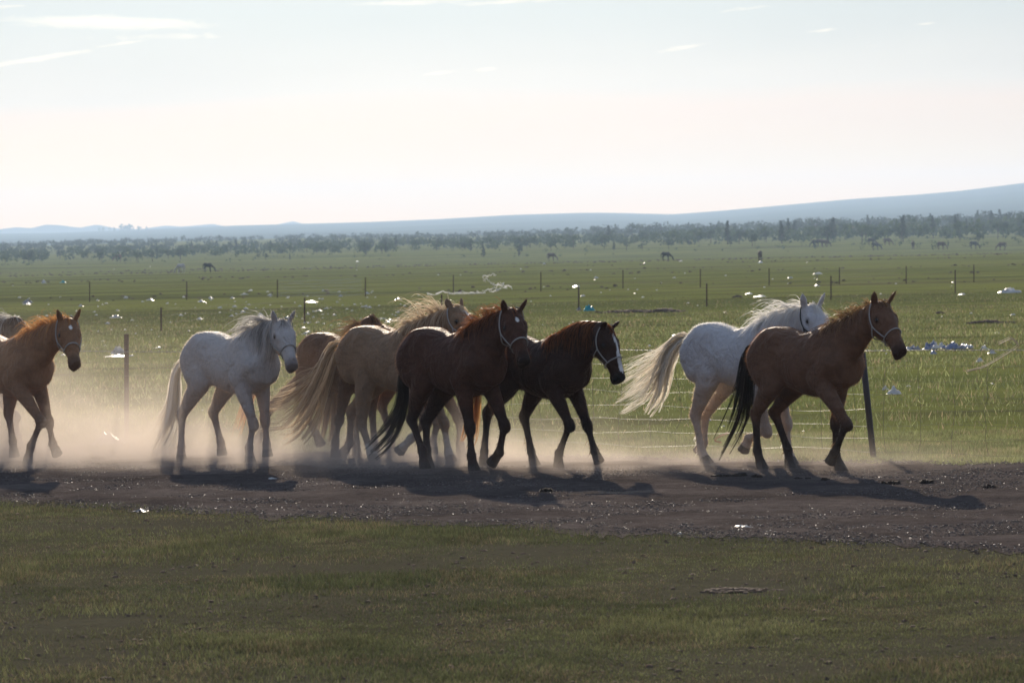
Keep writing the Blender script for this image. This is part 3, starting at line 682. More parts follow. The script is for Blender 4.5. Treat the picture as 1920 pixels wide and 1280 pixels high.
        ps.append(spline(np.array([H(0.60, -0.118, 0.0), H(0.50, -0.165, 0.0), H(0.36, -0.195, 0)]), 4)); rs.append(0.006 * s)
        ps.append(spline(np.array([H(0.32, -0.06, -0.128), H(0.38, -0.165, -0.085), H(0.38, -0.212, 0), H(0.38, -0.165, 0.085), H(0.32, -0.06, 0.128)]), 4)); rs.append(0.007 * s)
        Vt, Ft_ = tubes(ps, rs, 4); mesh_np('halter', Vt, Ft_, M_HALTER[sp['halter']], root, smooth=True)
    # mane ------------------------------------------------
    mn = sp['mane']; n = mn['n']
    wit = P(0.30, 0, 1.30)
    crest_c = spline(np.array([nb, q1, mid, jaw0]), 8); rad_c = spline(np.array([0.245, 0.225, 0.170, 0.112])[:, None] * s * nk, 8)[:, 0]
    Tn = np.gradient(crest_c, axis=0); Tn /= np.linalg.norm(Tn, axis=1)[:, None]
    upn = np.cross(Tn, np.cross(Z, Tn)); upn /= np.linalg.norm(upn, axis=1)[:, None]
    crest = crest_c + upn * (rad_c * 0.97)[:, None]
    k0 = 7
    crest = np.vstack([wit[None], crest[k0:], H(0.0, 0.055, 0)[None], H(0.06, 0.05, 0)[None]])
    radc = np.concatenate([[0.1 * s], rad_c[k0:], [0.08 * s, 0.07 * s]])
    uc = rng.uniform(0, 1, n); idxf = uc * (len(crest) - 1); i0 = np.clip(idxf.astype(int), 0, len(crest) - 2); fr = (idxf - i0)[:, None]
    rt_ = crest[i0] * (1 - fr) + crest[i0 + 1] * fr; rc = radc[i0] * (1 - fr[:, 0]) + radc[i0 + 1] * fr[:, 0]
    rt_ = rt_ + rng.normal(0, 1, (n, 3)) * np.array([0.006, 0.012, 0.006]) - Z * 0.01
    clump = np.floor(uc * mn.get('clumps', 26)); cr = rng.uniform(-1, 1, (200, 3)); cj = cr[clump.astype(int)]
    fly = rng.uniform(0, 1, n) < mn.get('fly', 0.5)
    ln = np.where(fly, min(mn['len'], 0.25), mn['len']) * s * (rng.uniform(0.35, 1.0, n) + 0.55 * (rng.uniform(0, 1, n) < .12)) * (0.75 + 0.5 * np.sin(uc * math.pi))
    latdir = np.where(rng.uniform(0, 1, n) < mn.get('near', 0.75), -1.0, 1.0)
    windv = np.array(mn.get('wind', (-0.8, -0.1, 0.45)))
    # flying hairs
    d1 = windv[None] + cj * 0.5 + rng.normal(0, 0.17, (n, 3)); d1 /= np.linalg.norm(d1, axis=1)[:, None]
    A1 = rt_ + (d1 + np.array([0, 0, mn.get('rise', 0.38)])) * (ln * 0.4)[:, None]
    A2 = rt_ + d1 * (ln * 0.8)[:, None]
    A3 = rt_ + (d1 + np.array([-0.2, 0, -0.35])) * (ln * 1.0)[:, None]
    # falling hairs lie on the side of the neck
    hwN = rc * 0.62 + 0.012
    B1 = rt_ + np.stack([-0.02 + cj[:, 0] * .03, latdir * hwN * 0.75, 0.02 + 0 * hwN], -1)
    B2 = rt_ + np.stack([-0.05 + cj[:, 0] * .05, latdir * (hwN + 0.028), -ln * 0.5], -1)
    B3 = rt_ + np.stack([-0.05 * (ln / .2) + cj[:, 0] * .06 + rng.normal(0, .02, n), latdir * (hwN + 0.025 + cj[:, 1] * 0.01), -ln], -1)
    fm_ = fly[:, None]
    strands('mane', rt_, [np.where(fm_, A1, B1), np.where(fm_, A2, B2), np.where(fm_, A3, B3)], rng.uniform(0.0024, 0.0046, n) * s, 6, sp['hair'], root, 0.012)
    nf = sp.get('forelock', 60)
    if nf:
        r_ = np.array([H(-0.02, 0.05, 0)] * nf) + rng.normal(0, 0.014, (nf, 3)); fl_ = sp.get('forelen', 0.16) * s
        side_ = rng.normal(0, 0.035, nf)
        C1 = r_ + ax * fl_ * .3 + un * 0.045; C2 = r_ + ax * fl_ * 0.8 + un * 0.028 + side_[:, None] * sd * 0.7 * s; C3 = r_ + (ax * (fl_ * rng.uniform(0.7, 1.15, nf))[:, None]) + un * 0.018 + side_[:, None] * sd * s
        strands('forelock', r_, [C1, C2, C3], rng.uniform(0.0024, 0.0042, nf) * s, 5, sp['hair'], root, 0.008)
    # tail ------------------------------------------------
    tn = sp.get('tailn', 420); T0 = np.array([dock] + tl_pts); tw = sp.get('tailw', 0.055) * s
    guide = spline(T0, 6); G = len(guide)
    Ltot = np.linalg.norm(np.diff(guide, axis=0), axis=1).sum()
    sv = rng.uniform(0, 0.30, tn); ev = np.clip(rng.normal(0.93, 0.10, tn), 0.55, 1.0)
    offd = rng.normal(0, 1, (tn, 3)) * np.array([1.0, 0.7, 0.6]); cl2 = rng.normal(0, 1, (26, 3)); ci = rng.integers(0, 26, tn); endl = rng.uniform(0.72, 1.0, 26); ev = np.clip(ev * endl[ci] * 1.08, 0.5, 1.0)
    def g_at(u_):
        x = np.clip(u_, 0, 1) * (G - 1); i = np.clip(x.astype(int), 0, G - 2); fr_ = (x - i)[:, None]; return guide[i] * (1 - fr_) + guide[i + 1] * fr_
    ctr = []
    for k in range(6):
        u_ = sv + (ev - sv) * k / 5
        spread = tw * (0.16 + 1.0 * np.sin(np.clip(u_, 0, 1) * math.pi * 0.62))
        ctr.append(g_at(u_) + (offd * (0.24 if k < 4 else 0.10) + cl2[ci] * (0.75 if k < 4 else 1.0)) * spread[:, None] * (0.25 if k == 0 else 1.0))
    fan = sp.get('tailfan')
    if fan is not None:
        lockr = rng.uniform(0, 1, 26); m_ = (lockr < fan[1])[ci]; dv = np.array(fan[0]); sc_ = rng.uniform(0.15, 1.0, 26)[ci] * rng.uniform(0.85, 1.0, tn)
        for k in (3, 4, 5): ctr[k][m_] += dv * (sc_[m_] * ((k - 2) / 3) ** 1.4)[:, None]
    # pass control points as a chain of samples (use interpolation rather than bezier for the long tail)
    Cn = np.stack(ctr, 1); seg = 10; tt = np.linspace(0, 5, seg + 1); ii = np.clip(tt.astype(int), 0, 4); ff = tt - ii
    Cp = np.concatenate([2 * Cn[:, :1] - Cn[:, 1:2], Cn, 2 * Cn[:, -1:] - Cn[:, -2:-1]], 1)
    a_, b_, c_, d_ = [Cp[:, ii + k] for k in range(4)]; f_ = ff[None, :, None]
    Pt = 0.5 * (2 * b_ + (c_ - a_) * f_ + (2 * a_ - 5 * b_ + 4 * c_ - d_) * f_ ** 2 + (3 * b_ - a_ - 3 * c_ + d_) * f_ ** 3)
    Tt = np.gradient(Pt, axis=1); Tt /= np.linalg.norm(Tt, axis=2, keepdims=True) + 1e-9
    An = np.cross(Tt, unit_rows(rng.normal(0, 1, (tn, 3)))[:, None, :]); An /= np.linalg.norm(An, axis=2, keepdims=True) + 1e-9; Bn = np.cross(Tt, An)
    rr = rng.uniform(0.0028, 0.0048, tn)[:, None] * s * (1 - 0.7 * np.linspace(0, 1, seg + 1)[None, :] ** 2)
    Vv = np.stack([Pt - rr[..., None] * An, Pt + rr[..., None] * An], 2).reshape(-1, 3)
    bs = (np.arange(tn)[:, None] * (seg + 1) + np.arange(seg)[None, :]) * 2
    mesh_np('tail', Vv, np.stack([bs, bs + 1, bs + 3, bs + 2], -1).reshape(-1, 4), sp['hair'], root, smooth=True, color=np.repeat(np.clip(rng.normal(.5, .3, tn) + cl2[ci, 0] * .15, 0, 1), (seg + 1) * 2)[:, None] * np.ones(3))
    # short body hair standing off the skin: catches the light behind the horse
    nfur = sp.get('fur', 15000); ok = np.where(V[:, 2] > 0.12 * s)[0]; vi = rng.choice(ok, nfur)
    tri_n = np.zeros_like(V); q0, q1_, q2_ = V[Q[:, 0]], V[Q[:, 1]], V[Q[:, 3]]; fn_ = np.cross(q1_ - q0, q2_ - q0)
    for k in range(4): np.add.at(tri_n, Q[:, k], fn_)
    tri_n /= np.linalg.norm(tri_n, axis=1)[:, None] + 1e-9
    b0 = V[vi] + rng.normal(0, .004, (nfur, 3)); nn = tri_n[vi]; fl2 = np.array([-0.5, 0, -0.55]) + rng.normal(0, .25, (nfur, 3)); dd_ = nn * 0.9 + fl2; dd_ /= np.linalg.norm(dd_, axis=1)[:, None]
    ln2 = rng.uniform(0.012, 0.028, nfur)[:, None] * sp.get('furlen', 1.0); wv = np.cross(dd_, rng.normal(0, 1, (nfur, 3))); wv /= np.linalg.norm(wv, axis=1)[:, None]
    Vf = np.stack([b0 - nn * .004 - wv * .0016, b0 - nn * .004 + wv * .0016, b0 + dd_ * ln2], 1).reshape(-1, 3)
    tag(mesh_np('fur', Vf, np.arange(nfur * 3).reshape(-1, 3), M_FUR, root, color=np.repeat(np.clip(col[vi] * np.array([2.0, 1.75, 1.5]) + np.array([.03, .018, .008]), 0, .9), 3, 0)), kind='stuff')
    # feather on the fetlocks
    fe = sp.get('feather', 0)
    if fe:
        for key, k1, k2, k3 in joints:
            q = k2 + (k1 - k2) * rng.uniform(-0.1, 0.45, (fe, 1)) + np.array([-0.03, 0, 0]) * s + rng.normal(0, .012, (fe, 3)) * np.array([0, 1, 0])
            dv = np.stack([np.full(fe, -0.5), rng.normal(0, .25, fe), np.full(fe, -0.8)], -1) * rng.uniform(0.03, 0.08, (fe, 1))
            strands('feather', q, [q + dv * .6 + np.array([-.01, 0, .005]), q + dv], 0.0034 * s, 3, sp['hair_leg'], root, 0.002)
    HORSES.append(root)
    return root
C_BAY = mat_coat('coat_bay'); C_DARK = mat_coat('coat_dark', tint=(1, .6, .4)); C_WHITE = mat_coat('coat_white', 0.7, 0.2, (1, .95, .88), 0.35); C_DUN = mat_coat('coat_dun', tint=(1, .85, .65))
H_BLACK = mat_hair('hair_black', (0.02, 0.015, 0.012), (0.055, 0.032, 0.02), 0.25)
H_BAY = mat_hair('hair_bay_mane', (0.05, 0.03, 0.018), (0.50, 0.30, 0.14), 0.5)
H_RED = mat_hair('hair_chestnut', (0.08, 0.03, 0.014), (0.45, 0.17, 0.06), 0.5)
H_ORANGE = mat_hair('hair_ginger', (0.40, 0.19, 0.07), (0.75, 0.40, 0.15), 0.6)
H_CREAM = mat_hair('hair_cream', (0.86, 0.77, 0.64), (0.97, 0.94, 0.87), 0.62)
H_WHITE = mat_hair('hair_white', (0.75, 0.72, 0.68), (0.95, 0.93, 0.90), 0.62)
H_GREY = mat_hair('hair_grey', (0.28, 0.26, 0.25), (0.85, 0.82, 0.78), 0.6)
H_FLAX = mat_hair('hair_flaxen', (0.40, 0.28, 0.17), (0.92, 0.80, 0.62), 0.62)
H_BROWN = mat_hair('hair_brown', (0.13, 0.07, 0.04), (0.40, 0.24, 0.13), 0.45)
GR = 'horses trotting in a file along the dusty track'
SPECS = [
 dict(name='horse', yaw=50, origin=(1518, 884), croup=613, poll=(1648, 574), muzzle=(1687, 664), hyaw=62, mat=C_BAY, hair=H_BAY,
      coat=dict(base=(0.145, 0.078, 0.048), belly=(0.155, 0.090, 0.060), legs=(0.050, 0.034, 0.026), legz=0.60, muzzle=(0.05, 0.03, 0.022), hoof=(0.05, 0.04, 0.034)),
      hn=[(1417, 776), (1420, 845), (1430, 885)], hf=[(1452, 773), (1477, 842), (1482, 877)], fn=[(1587, 794), (1565, 848), (1556, 868)], ff=[(1567, 792), (1567, 852), (1577, 886)],
      tail=[(1404, 655), (1399, 690), (1394, 730), (1383, 780), (1352, 842)], tailn=520, tailw=0.05, tailhair=H_BLACK, halter='grey', arch=0.0,
      mane=dict(n=620, len=0.13, fly=0.75, wind=(-0.8, -0.1, 0.45), clumps=34), forelock=50, forelen=0.13, feather=26, hair_leg=H_BROWN, ear=0.05,
      label='bay horse with a black tail and grey rope halter, rightmost of the trotting file'),
 dict(name='horse', yaw=48, origin=(1392, 872), croup=605, poll=(1519, 581), muzzle=(1558, 655), hyaw=58, mat=C_WHITE, hair=H_WHITE,
      coat=dict(base=(0.50, 0.485, 0.50), belly=(0.50, 0.42, 0.37), legs=(0.45, 0.36, 0.30), legz=0.75, muzzle=(0.35, 0.30, 0.28), hoof=(0.08, 0.065, 0.055)),
      hn=[(1304, 778), (1315, 845), (1327, 876)], hf=[(1323, 776), (1319, 830), (1309, 848)], fn=[(1437, 806), (1404, 822), (1393, 846)], ff=[(1475, 792), (1478, 846), (1486, 872)],
      tail=[(1283, 634), (1258, 660), (1243, 700), (1232, 742), (1212, 775)], tailn=760, tailw=0.05, tailfan=((-0.62, 0.0, 0.10), 0.6), tailhair=H_CREAM, halter='black', arch=0.04,
      mane=dict(n=1000, len=0.24, fly=0.6, wind=(-0.9, -0.1, 0.12), clumps=24), forelock=110, forelen=0.24, feather=34, hair_leg=H_WHITE,
      label='white horse with a long flowing cream tail, running beside the fence behind the bay horse'),
 dict(name='horse', yaw=48, origin=(1018, 877), croup=628, earlen=0.75, poll=(1133, 617), muzzle=(1165, 718), hyaw=60, mat=C_DARK, hair=H_RED,
      coat=dict(base=(0.046, 0.025, 0.018), legs=(0.016, 0.011, 0.009), muzzle=(0.014, 0.014, 0.012), mark='blaze', hoof=(0.05, 0.04, 0.035)),
      hn=[(914, 776), (908, 846), (906, 875)], hf=[(983, 781), (996, 846), (1003, 870)], fn=[(1068, 796), (1048, 850), (1046, 879)], ff=[(1101, 797), (1115, 845), (1124, 867)],
      tail=[(900, 680), (893, 720), (888, 770), (880, 810), (872, 830)], tailn=300, tailw=0.045, tailhair=H_ORANGE, halter='grey', neck=1.12, arch=0.06,
      mane=dict(n=900, len=0.26, fly=0.0, wind=(-0.6, -0.2, 0.5), near=0.9, clumps=18), forelock=70, feather=18, hair_leg=H_BROWN,
      label='dark brown horse with a white blaze and lowered head, middle right of the file'),
 dict(name='horse', yaw=50, origin=(856, 883), croup=614, poll=(958, 587), muzzle=(985, 682), hyaw=66, mat=C_DARK, hair=H_RED,
      coat=dict(base=(0.078, 0.037, 0.024), legs=(0.042, 0.024, 0.018), legz=0.7, muzzle=(0.03, 0.02, 0.016), mark='star', hoof=(0.04, 0.032, 0.028)),
      hn=[(772, 786), (792, 845), (797, 880)], hf=[(799, 790), (800, 842), (803, 872)], fn=[(881, 801), (884, 854), (889, 886)], ff=[(946, 797), (936, 849), (921, 869)],
      tail=[(757, 690), (755, 730), (748, 775), (725, 815), (694, 845)], tailn=480, tailw=0.05, tailhair=H_BLACK, halter='grey', arch=0.02, neck=1.05,
      mane=dict(n=680, len=0.16, fly=0.5, wind=(-0.6, -0.3, 0.5), clumps=30), forelock=45, feather=10, hair_leg=H_BROWN,
      label='dark chestnut horse with a small white star, nearest in the middle of the file'),
 dict(name='horse', yaw=48, origin=(738, 867), croup=611, earlen=0.8, earback=1, poll=(852, 584), muzzle=(915, 650), hyaw=40, mat=C_DUN, hair=H_FLAX,
      coat=dict(base=(0.235, 0.155, 0.098), belly=(0.25, 0.175, 0.12), legs=(0.22, 0.15, 0.10), muzzle=(0.3, 0.2, 0.16), mark='blaze', socks=[('fn', 0.5), ('ff', 0.6), ('hn', -0.1)], hoof=(0.2, 0.16, 0.13)),
      hn=[(678, 794), (695, 848), (703, 869)], hf=[(659, 772), (655, 832), (641, 853)], fn=[(798, 790), (771, 822), (748, 846)], ff=[(832, 792), (841, 850), (849, 871)],
      tail=[(628, 652), (610, 695), (590, 745), (562, 800), (528, 826)], tailn=760, tailw=0.065, tailfan=((-0.22, 0.0, 0.28), 0.3), tailhair=H_FLAX, halter='grey', arch=0.03,
      mane=dict(n=950, len=0.26, fly=0.65, wind=(-0.9, -0.1, 0.15), clumps=22), forelock=120, forelen=0.2, feather=14, hair_leg=H_FLAX,
      label='buckskin horse with a flaxen mane and long tail, just behind the dark chestnut horse'),
 dict(name='horse', yaw=46, origin=(752, 856), croup=608, poll=(866, 622), muzzle=(900, 672), hyaw=50, mat=C_BAY, hair=H_ORANGE,
      coat=dict(base=(0.16, 0.07, 0.036), legs=(0.09, 0.05, 0.035), socks=[('hn', 0.1), ('fn', 0.3)], sockc=(0.40, 0.34, 0.29), hoof=(0.12, 0.10, 0.08)),
      hn=[(697, 764), (702, 828), (704, 856)], hf=[(716, 760), (734, 824), (731, 851)], fn=[(821, 790), (811, 829), (812, 851)], ff=[(860, 785), (863, 832), (866, 853)],
      tail=[(640, 660), (628, 700), (620, 745), (612, 790), (606, 815)], tailn=420, tailw=0.06, tailhair=H_BROWN, arch=0.0,
      mane=dict(n=420, len=0.2, fly=0.6, wind=(-0.8, -0.1, 0.4), clumps=20), forelock=40,
      label='reddish brown horse almost hidden on the far side of the buckskin horse'),
 dict(name='horse', yaw=50, origin=(648, 858), croup=624, noears=1, poll=(694, 601), muzzle=(722, 668), hyaw=45, mat=C_DARK, hair=H_BROWN,
      coat=dict(base=(0.12, 0.066, 0.042), legs=(0.07, 0.042, 0.03), muzzle=(0.04, 0.03, 0.025), hoof=(0.06, 0.05, 0.04)),
      hn=[(506, 766), (484, 822), (476, 850)], hf=[(572, 774), (592, 812), (602, 834)], fn=[(636, 787), (629, 828), (628, 860)], ff=[(668, 787), (668, 830), (669, 855)],
      tail=[(520, 660), (500, 700), (470, 740), (458, 780), (448, 812)], tailn=260, tailw=0.04, tailhair=H_ORANGE, arch=0.04,
      mane=dict(n=900, len=0.22, fly=0.5, wind=(-0.9, -0.1, 0.1), clumps=16), forelock=200,
      label='brown horse with a windblown dark mane, between the grey horse and the buckskin horse'),
 dict(name='horse', yaw=48, origin=(440, 867), croup=622, poll=(527, 607), muzzle=(553, 690), hyaw=64, mat=C_WHITE, hair=H_GREY,
      coat=dict(base=(0.47, 0.44, 0.43), belly=(0.42, 0.36, 0.33), legs=(0.33, 0.26, 0.22), legz=0.7, muzzle=(0.20, 0.17, 0.16), hoof=(0.10, 0.08, 0.07)),
      hn=[(341, 778), (340, 838), (339, 866)], hf=[(400, 773), (414, 829), (417, 854)], fn=[(475, 794), (467, 840), (469, 864)], ff=[(497, 787), (500, 832), (502, 856)],
      tail=[(333, 690), (327, 730), (322, 775), (308, 810), (292, 838)], tailn=620, tailw=0.06, tailfan=((-0.12, 0, 0.22), 0.15), tailhair=H_CREAM, halter='grey', arch=0.04,
      mane=dict(n=1300, len=0.44, fly=0.40, wind=(-0.9, -0.3, 0.05), near=0.85, clumps=11, rise=0.30), forelock=110, forelen=0.16, feather=12, hair_leg=H_GREY,
      label='pale grey horse with a heavy hanging mane, trotting in dust at the left'),
 dict(name='horse', yaw=48, origin=(20, 869), croup=627, poll=(126, 604), muzzle=(148, 686), hyaw=64, mat=C_BAY, hair=H_ORANGE,
      coat=dict(base=(0.24, 0.130, 0.070), legs=(0.17, 0.09, 0.05), muzzle=(0.12, 0.07, 0.045), mark='star', hoof=(0.10, 0.08, 0.065)),
      hn=[(-62, 776), (-60, 838), (-58, 866)], hf=[(16, 775), (24, 827), (27, 857)], fn=[(77, 790), (58, 836), (50, 868)], ff=[(91, 790), (99, 832), (108, 853)],
      tail=[(-95, 690), (-100, 730), (-108, 775), (-118, 810), (-135, 830)], tailn=260, tailw=0.05, tailhair=H_ORANGE, halter='grey', arch=0.02,
      mane=dict(n=620, len=0.15, fly=0.8, wind=(-0.7, -0.1, 0.6), clumps=30), forelock=45,
      label='light chestnut horse with a ginger mane, cut by the left edge of the picture'),
 dict(name='horse', yaw=46, origin=(-95, 850), croup=612, noears=1, poll=(27, 602), muzzle=(62, 676), hyaw=50, mat=C_DARK, hair=H_GREY,
      coat=dict(base=(0.05, 0.03, 0.022), legs=(0.30, 0.26, 0.24), muzzle=(0.05, 0.04, 0.03)),
      hn=[(-180, 768), (-178, 825), (-176, 850)], hf=[(-160, 768), (-150, 825), (-148, 848)], fn=[(-20, 780), (-30, 825), (-32, 848)], ff=[(28, 780), (33, 820), (36, 842)],
      tail=[(-205, 690), (-210, 730), (-215, 775), (-220, 800), (-228, 820)], tailn=160, tailhair=H_GREY, arch=0.03,
      mane=dict(n=520, len=0.24, fly=0.45, wind=(-0.9, -0.2, 0.3), clumps=16), forelock=30,
      label='dark horse with a grey white mane, half hidden behind the light chestnut horse'),
]
for sp in SPECS:
    hm = sp['hair']; th = sp.pop('tailhair', hm)
    r_ = build_horse(sp, sp['label'], GR)
    for ch in r_.children:
        if ch.name.startswith('tail'): ch.data.materials[0] = th

# ------------------------------------------------------------------ grass
def mat_grass(name):
    m, t, out = material(name)
    a = t.nodes.new('ShaderNodeVertexColor'); a.layer_name = 'coat'
    p = pbsdf(t, None, Base_Color=a.outputs[0], Roughness=0.75, Specular_IOR_Level=0.2)
    tr = t.nodes.new('ShaderNodeBsdfTranslucent'); t.links.new(a.outputs[0], tr.inputs[0])
    mx = t.nodes.new('ShaderNodeMixShader'); mx.inputs[0].default_value = 0.45
    t.links.new(p.outputs[0], mx.inputs[1]); t.links.new(tr.outputs[0], mx.inputs[2]); t.links.new(mx.outputs[0], out.inputs[0])
    return m
M_GRASS = mat_grass('grass_blades')
def scatter(n, y0, y1, margin=0.6, power=1.0):
    y = (y0 ** power + rng.uniform(0, 1, n) * (y1 ** power - y0 ** power)) ** (1 / power)
    x = rng.uniform(-1, 1, n) * (y * 0.122 + margin); return x, y
def blades(name, x, y, hgt, wid, label):
    n = len(x); z0 = terrain_z(x, y)
    an = rng.uniform(0, 6.283, n); lean = rng.uniform(0.1, 0.9, n) * hgt; la = rng.uniform(0, 6.283, n)
    B = np.stack([x, y, z0], -1); s_ = np.stack([np.cos(an), np.sin(an), 0 * an], -1) * (wid * 0.5)[:, None]
    T = B + np.stack([np.cos(la) * lean, np.sin(la) * lean, hgt], -1)
    V = np.stack([B - s_, B + s_, T], 1).reshape(-1, 3)
    Fq = np.arange(3 * n).reshape(-1, 3)
    p1 = hash_noise(x, y, 0.55, 21); p2 = hash_noise(x, y, 2.1, 22)
    g = rng.uniform(0, 1, n) * 0.35 + 0.65 * p1
    c = np.array([0.070, 0.086, 0.040])[None] * (1 - g)[:, None] + np.array([0.190, 0.194, 0.092])[None] * g[:, None]
    dry = (rng.uniform(0, 1, n) < 0.06 + 0.34 * smooth(0.45, 0.75, p2))[:, None]; c = c * rng.choice([0.72, 1.0, 1.4], n, p=[.3, .5, .2])[:, None]; c = np.where(dry, np.array([0.21, 0.17, 0.105])[None] * rng.uniform(0.6, 1.25, n)[:, None], c)
    c = c * (1 + 1.10 * smooth(-0.5, 1.0, (y + 0.8 * x) - 41.5)[:, None] * np.array([1.0, 1.02, 0.9])[None])      # fresher grass beyond the track
    c = c * (0.72 + 0.56 * hash_noise(x, y, 4.5, 41))[:, None] * (0.8 + 0.4 * hash_noise(x, y, 14.0, 42))[:, None]
    c = c * (1 - 0.35 * smooth(70, 170, y))[:, None]
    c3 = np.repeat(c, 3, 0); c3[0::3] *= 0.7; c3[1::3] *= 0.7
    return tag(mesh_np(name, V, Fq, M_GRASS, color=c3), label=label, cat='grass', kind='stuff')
def mound(px, row, wpx, hm, label, name='soil_mound'):
    c = on_terrain(px, row); w = wpx * c[1] / F_PX / 2; n = int(40 + wpx); xx = rng.normal(0, .42, n) * w; yy = rng.normal(0, 0.30, n) * w * 1.1; q = np.exp(-(xx / w) ** 2 * 2 - (yy / w) ** 2 * 2)
    o = lumps(name, xx, yy, (0.25 + rng.uniform(0, 1, n)) * max(hm, .018) * 0.55, M_SOIL, 0.7, z0=hm * q * 0.6 - 0.004, ); o.location = c; o.scale.z = 0.6; return tag(o, label=label, cat='mound', kind='stuff')
def keep_off_track(x, y, soft=0.6):
    m = mask_track(x, y) + (hash_noise(x, y, 1.3, 31) - .5) * 0.9
    return rng.uniform(0, 1, len(x)) > smooth(-soft, soft, m) * 0.9975
x, y = scatter(900000, 17.5, 47)
k = keep_off_track(x, y) & (rng.uniform(0, 1, len(x)) < -0.04 + 1.30 * hash_noise(x, y, 0.8, 33) * (0.5 + hash_noise(x, y, 3.1, 38))); x, y = x[k], y[k]
h_ = (0.012 + 0.030 * hash_noise(x, y, 0.9, 34) ** 1.5 + 0.02 * (y > 38)) * rng.uniform(0.5, 1.3, len(x))
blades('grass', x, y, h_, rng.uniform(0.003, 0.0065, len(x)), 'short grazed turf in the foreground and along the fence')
x, y = scatter(330000, 46, 210, 1.5, 1.5)
k = keep_off_track(x, y) & (rng.uniform(0, 1, len(x)) < 1 - smooth(70, 205, y)) & (rng.uniform(0, 1, len(x)) < 0.1 + 1.2 * hash_noise(x * 0.5, y, 0.35, 35)); x, y = x[k], y[k]
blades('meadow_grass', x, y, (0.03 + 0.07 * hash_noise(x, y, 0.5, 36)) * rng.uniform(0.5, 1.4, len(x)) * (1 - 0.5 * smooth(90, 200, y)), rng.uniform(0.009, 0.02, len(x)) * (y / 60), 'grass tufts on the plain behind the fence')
# dark clods, dung crumbs and pebbles on the track
def lumps(name, x, y, r, mat, flat=0.6, z0=None, seed=3):
    """small irregular eight-cornered lumps"""
    n = len(x); base = np.array([[-1, -1, 0], [1, -1, 0], [1, 1, 0], [-1, 1, 0], [-.6, -.6, 1], [.6, -.6, 1], [.6, .6, 1], [-.6, .6, 1]], float)
    J = base[None] + rng.uniform(-.35, .35, (n, 8, 3)); a = rng.uniform(0, 6.28, n); ca, sa = np.cos(a), np.sin(a)
    X = J[..., 0] * ca[:, None] - J[..., 1] * sa[:, None]; Yy = J[..., 0] * sa[:, None] + J[..., 1] * ca[:, None]
    V = np.stack([x[:, None] + X * r[:, None], y[:, None] + Yy * r[:, None], (terrain_z(x, y) if z0 is None else z0)[:, None] + (J[..., 2]) * r[:, None] * flat], -1).reshape(-1, 3)
    f = np.array([[4, 5, 6, 7], [0, 1, 5, 4], [1, 2, 6, 5], [2, 3, 7, 6], [3, 0, 4, 7]]); Fq = (f[None] + (np.arange(n) * 8)[:, None, None]).reshape(-1, 4)
    return mesh_np(name, V, Fq, mat)
M_SOIL = simple_mat('bare_soil', (0.12, 0.085, 0.064), 0.95, 0.05, var=0.5, scale=6)
M_CLOD = simple_mat('dirt_clod', (0.12, 0.094, 0.082), 0.95, 0.15, var=0.5, scale=3)
M_PEB = simple_mat('pebble', (0.22, 0.19, 0.17), 0.5, 0.6, var=0.5, scale=4)
x, y = scatter(170000, 27, 50); k = mask_track(x, y) > 0.1 - 0.4 * rng.uniform(0, 1, len(x)); x, y = x[k], y[k]
tag(lumps('dirt_clods', x, y, 0.003 + 0.009 * rng.uniform(0, 1, len(x)) ** 4, M_CLOD, 0.7, z0=np.full(len(x), 0.012)), label='crumbs of churned earth strewn over the dirt track', kind='stuff')
x, y = scatter(11000, 27, 50); k = mask_track(x, y) > 0.0; x, y = x[k], y[k]
tag(lumps('pebbles', x, y, 0.002 + 0.004 * rng.uniform(0, 1, len(x)) ** 2, M_PEB, 0.6, z0=np.full(len(x), 0.018)), label='pale grit glinting on the dirt track', kind='stuff')
x, y = scatter(7000, 19, 37); k = mask_track(x, y) < -0.1; x, y = x[k], y[k]
tag(lumps('turf_crumbs', x, y, 0.004 + 0.014 * rng.uniform(0, 1, len(x)) ** 5, M_SOIL, 0.6), label='small dark crumbs of dung and soil in the foreground turf', kind='stuff')
# earth scars and mounds
def on_terrain(px, row):
    d = ray(px, row); Y = 15 * (4200 / 15) ** np.linspace(0, 1, 4000); Pq = CAM[None] + d[None] * (Y / d[1])[:, None]
    g = terrain_z(Pq[:, 0], Pq[:, 1]); i = int(np.argmax(Pq[:, 2] < g)); q = Pq[i].copy(); q[2] = g[i]; return q
for i, (px, row, w, h, lb) in enumerate([
        (1380, 1108, 150, 0.035, 'long brown scrape of bare earth in the foreground turf'),
        (1185, 586, 150, 0.16, 'row of reddish molehills right of the turquoise bag'), (1245, 586, 60, 0.22, 'dark dung heap at the right end of the molehill row'),
        (1850, 606, 70, 0.14, 'dark earth mound far right above the bottle heap'), (1762, 588, 16, 0.10, 'small black lump on the plain above the litter heap'),
        (1383, 558, 18, 0.16, 'small dark dung pile left of the white horse head on the plain'),
        (1175, 1067, 60, 0.012, 'small bare earth spot in the middle foreground turf'), (200, 1275, 26, 0.03, 'dark lump of dung at the bottom left of the turf')]):
    mound(px, row, w, h, lb)
DUNG = [(1377, 898), (1390, 896), (1420, 899), (1548, 905), (1733, 909), (1856, 918), (1030, 925), (1670, 911), (1350, 899), (1500, 903)]
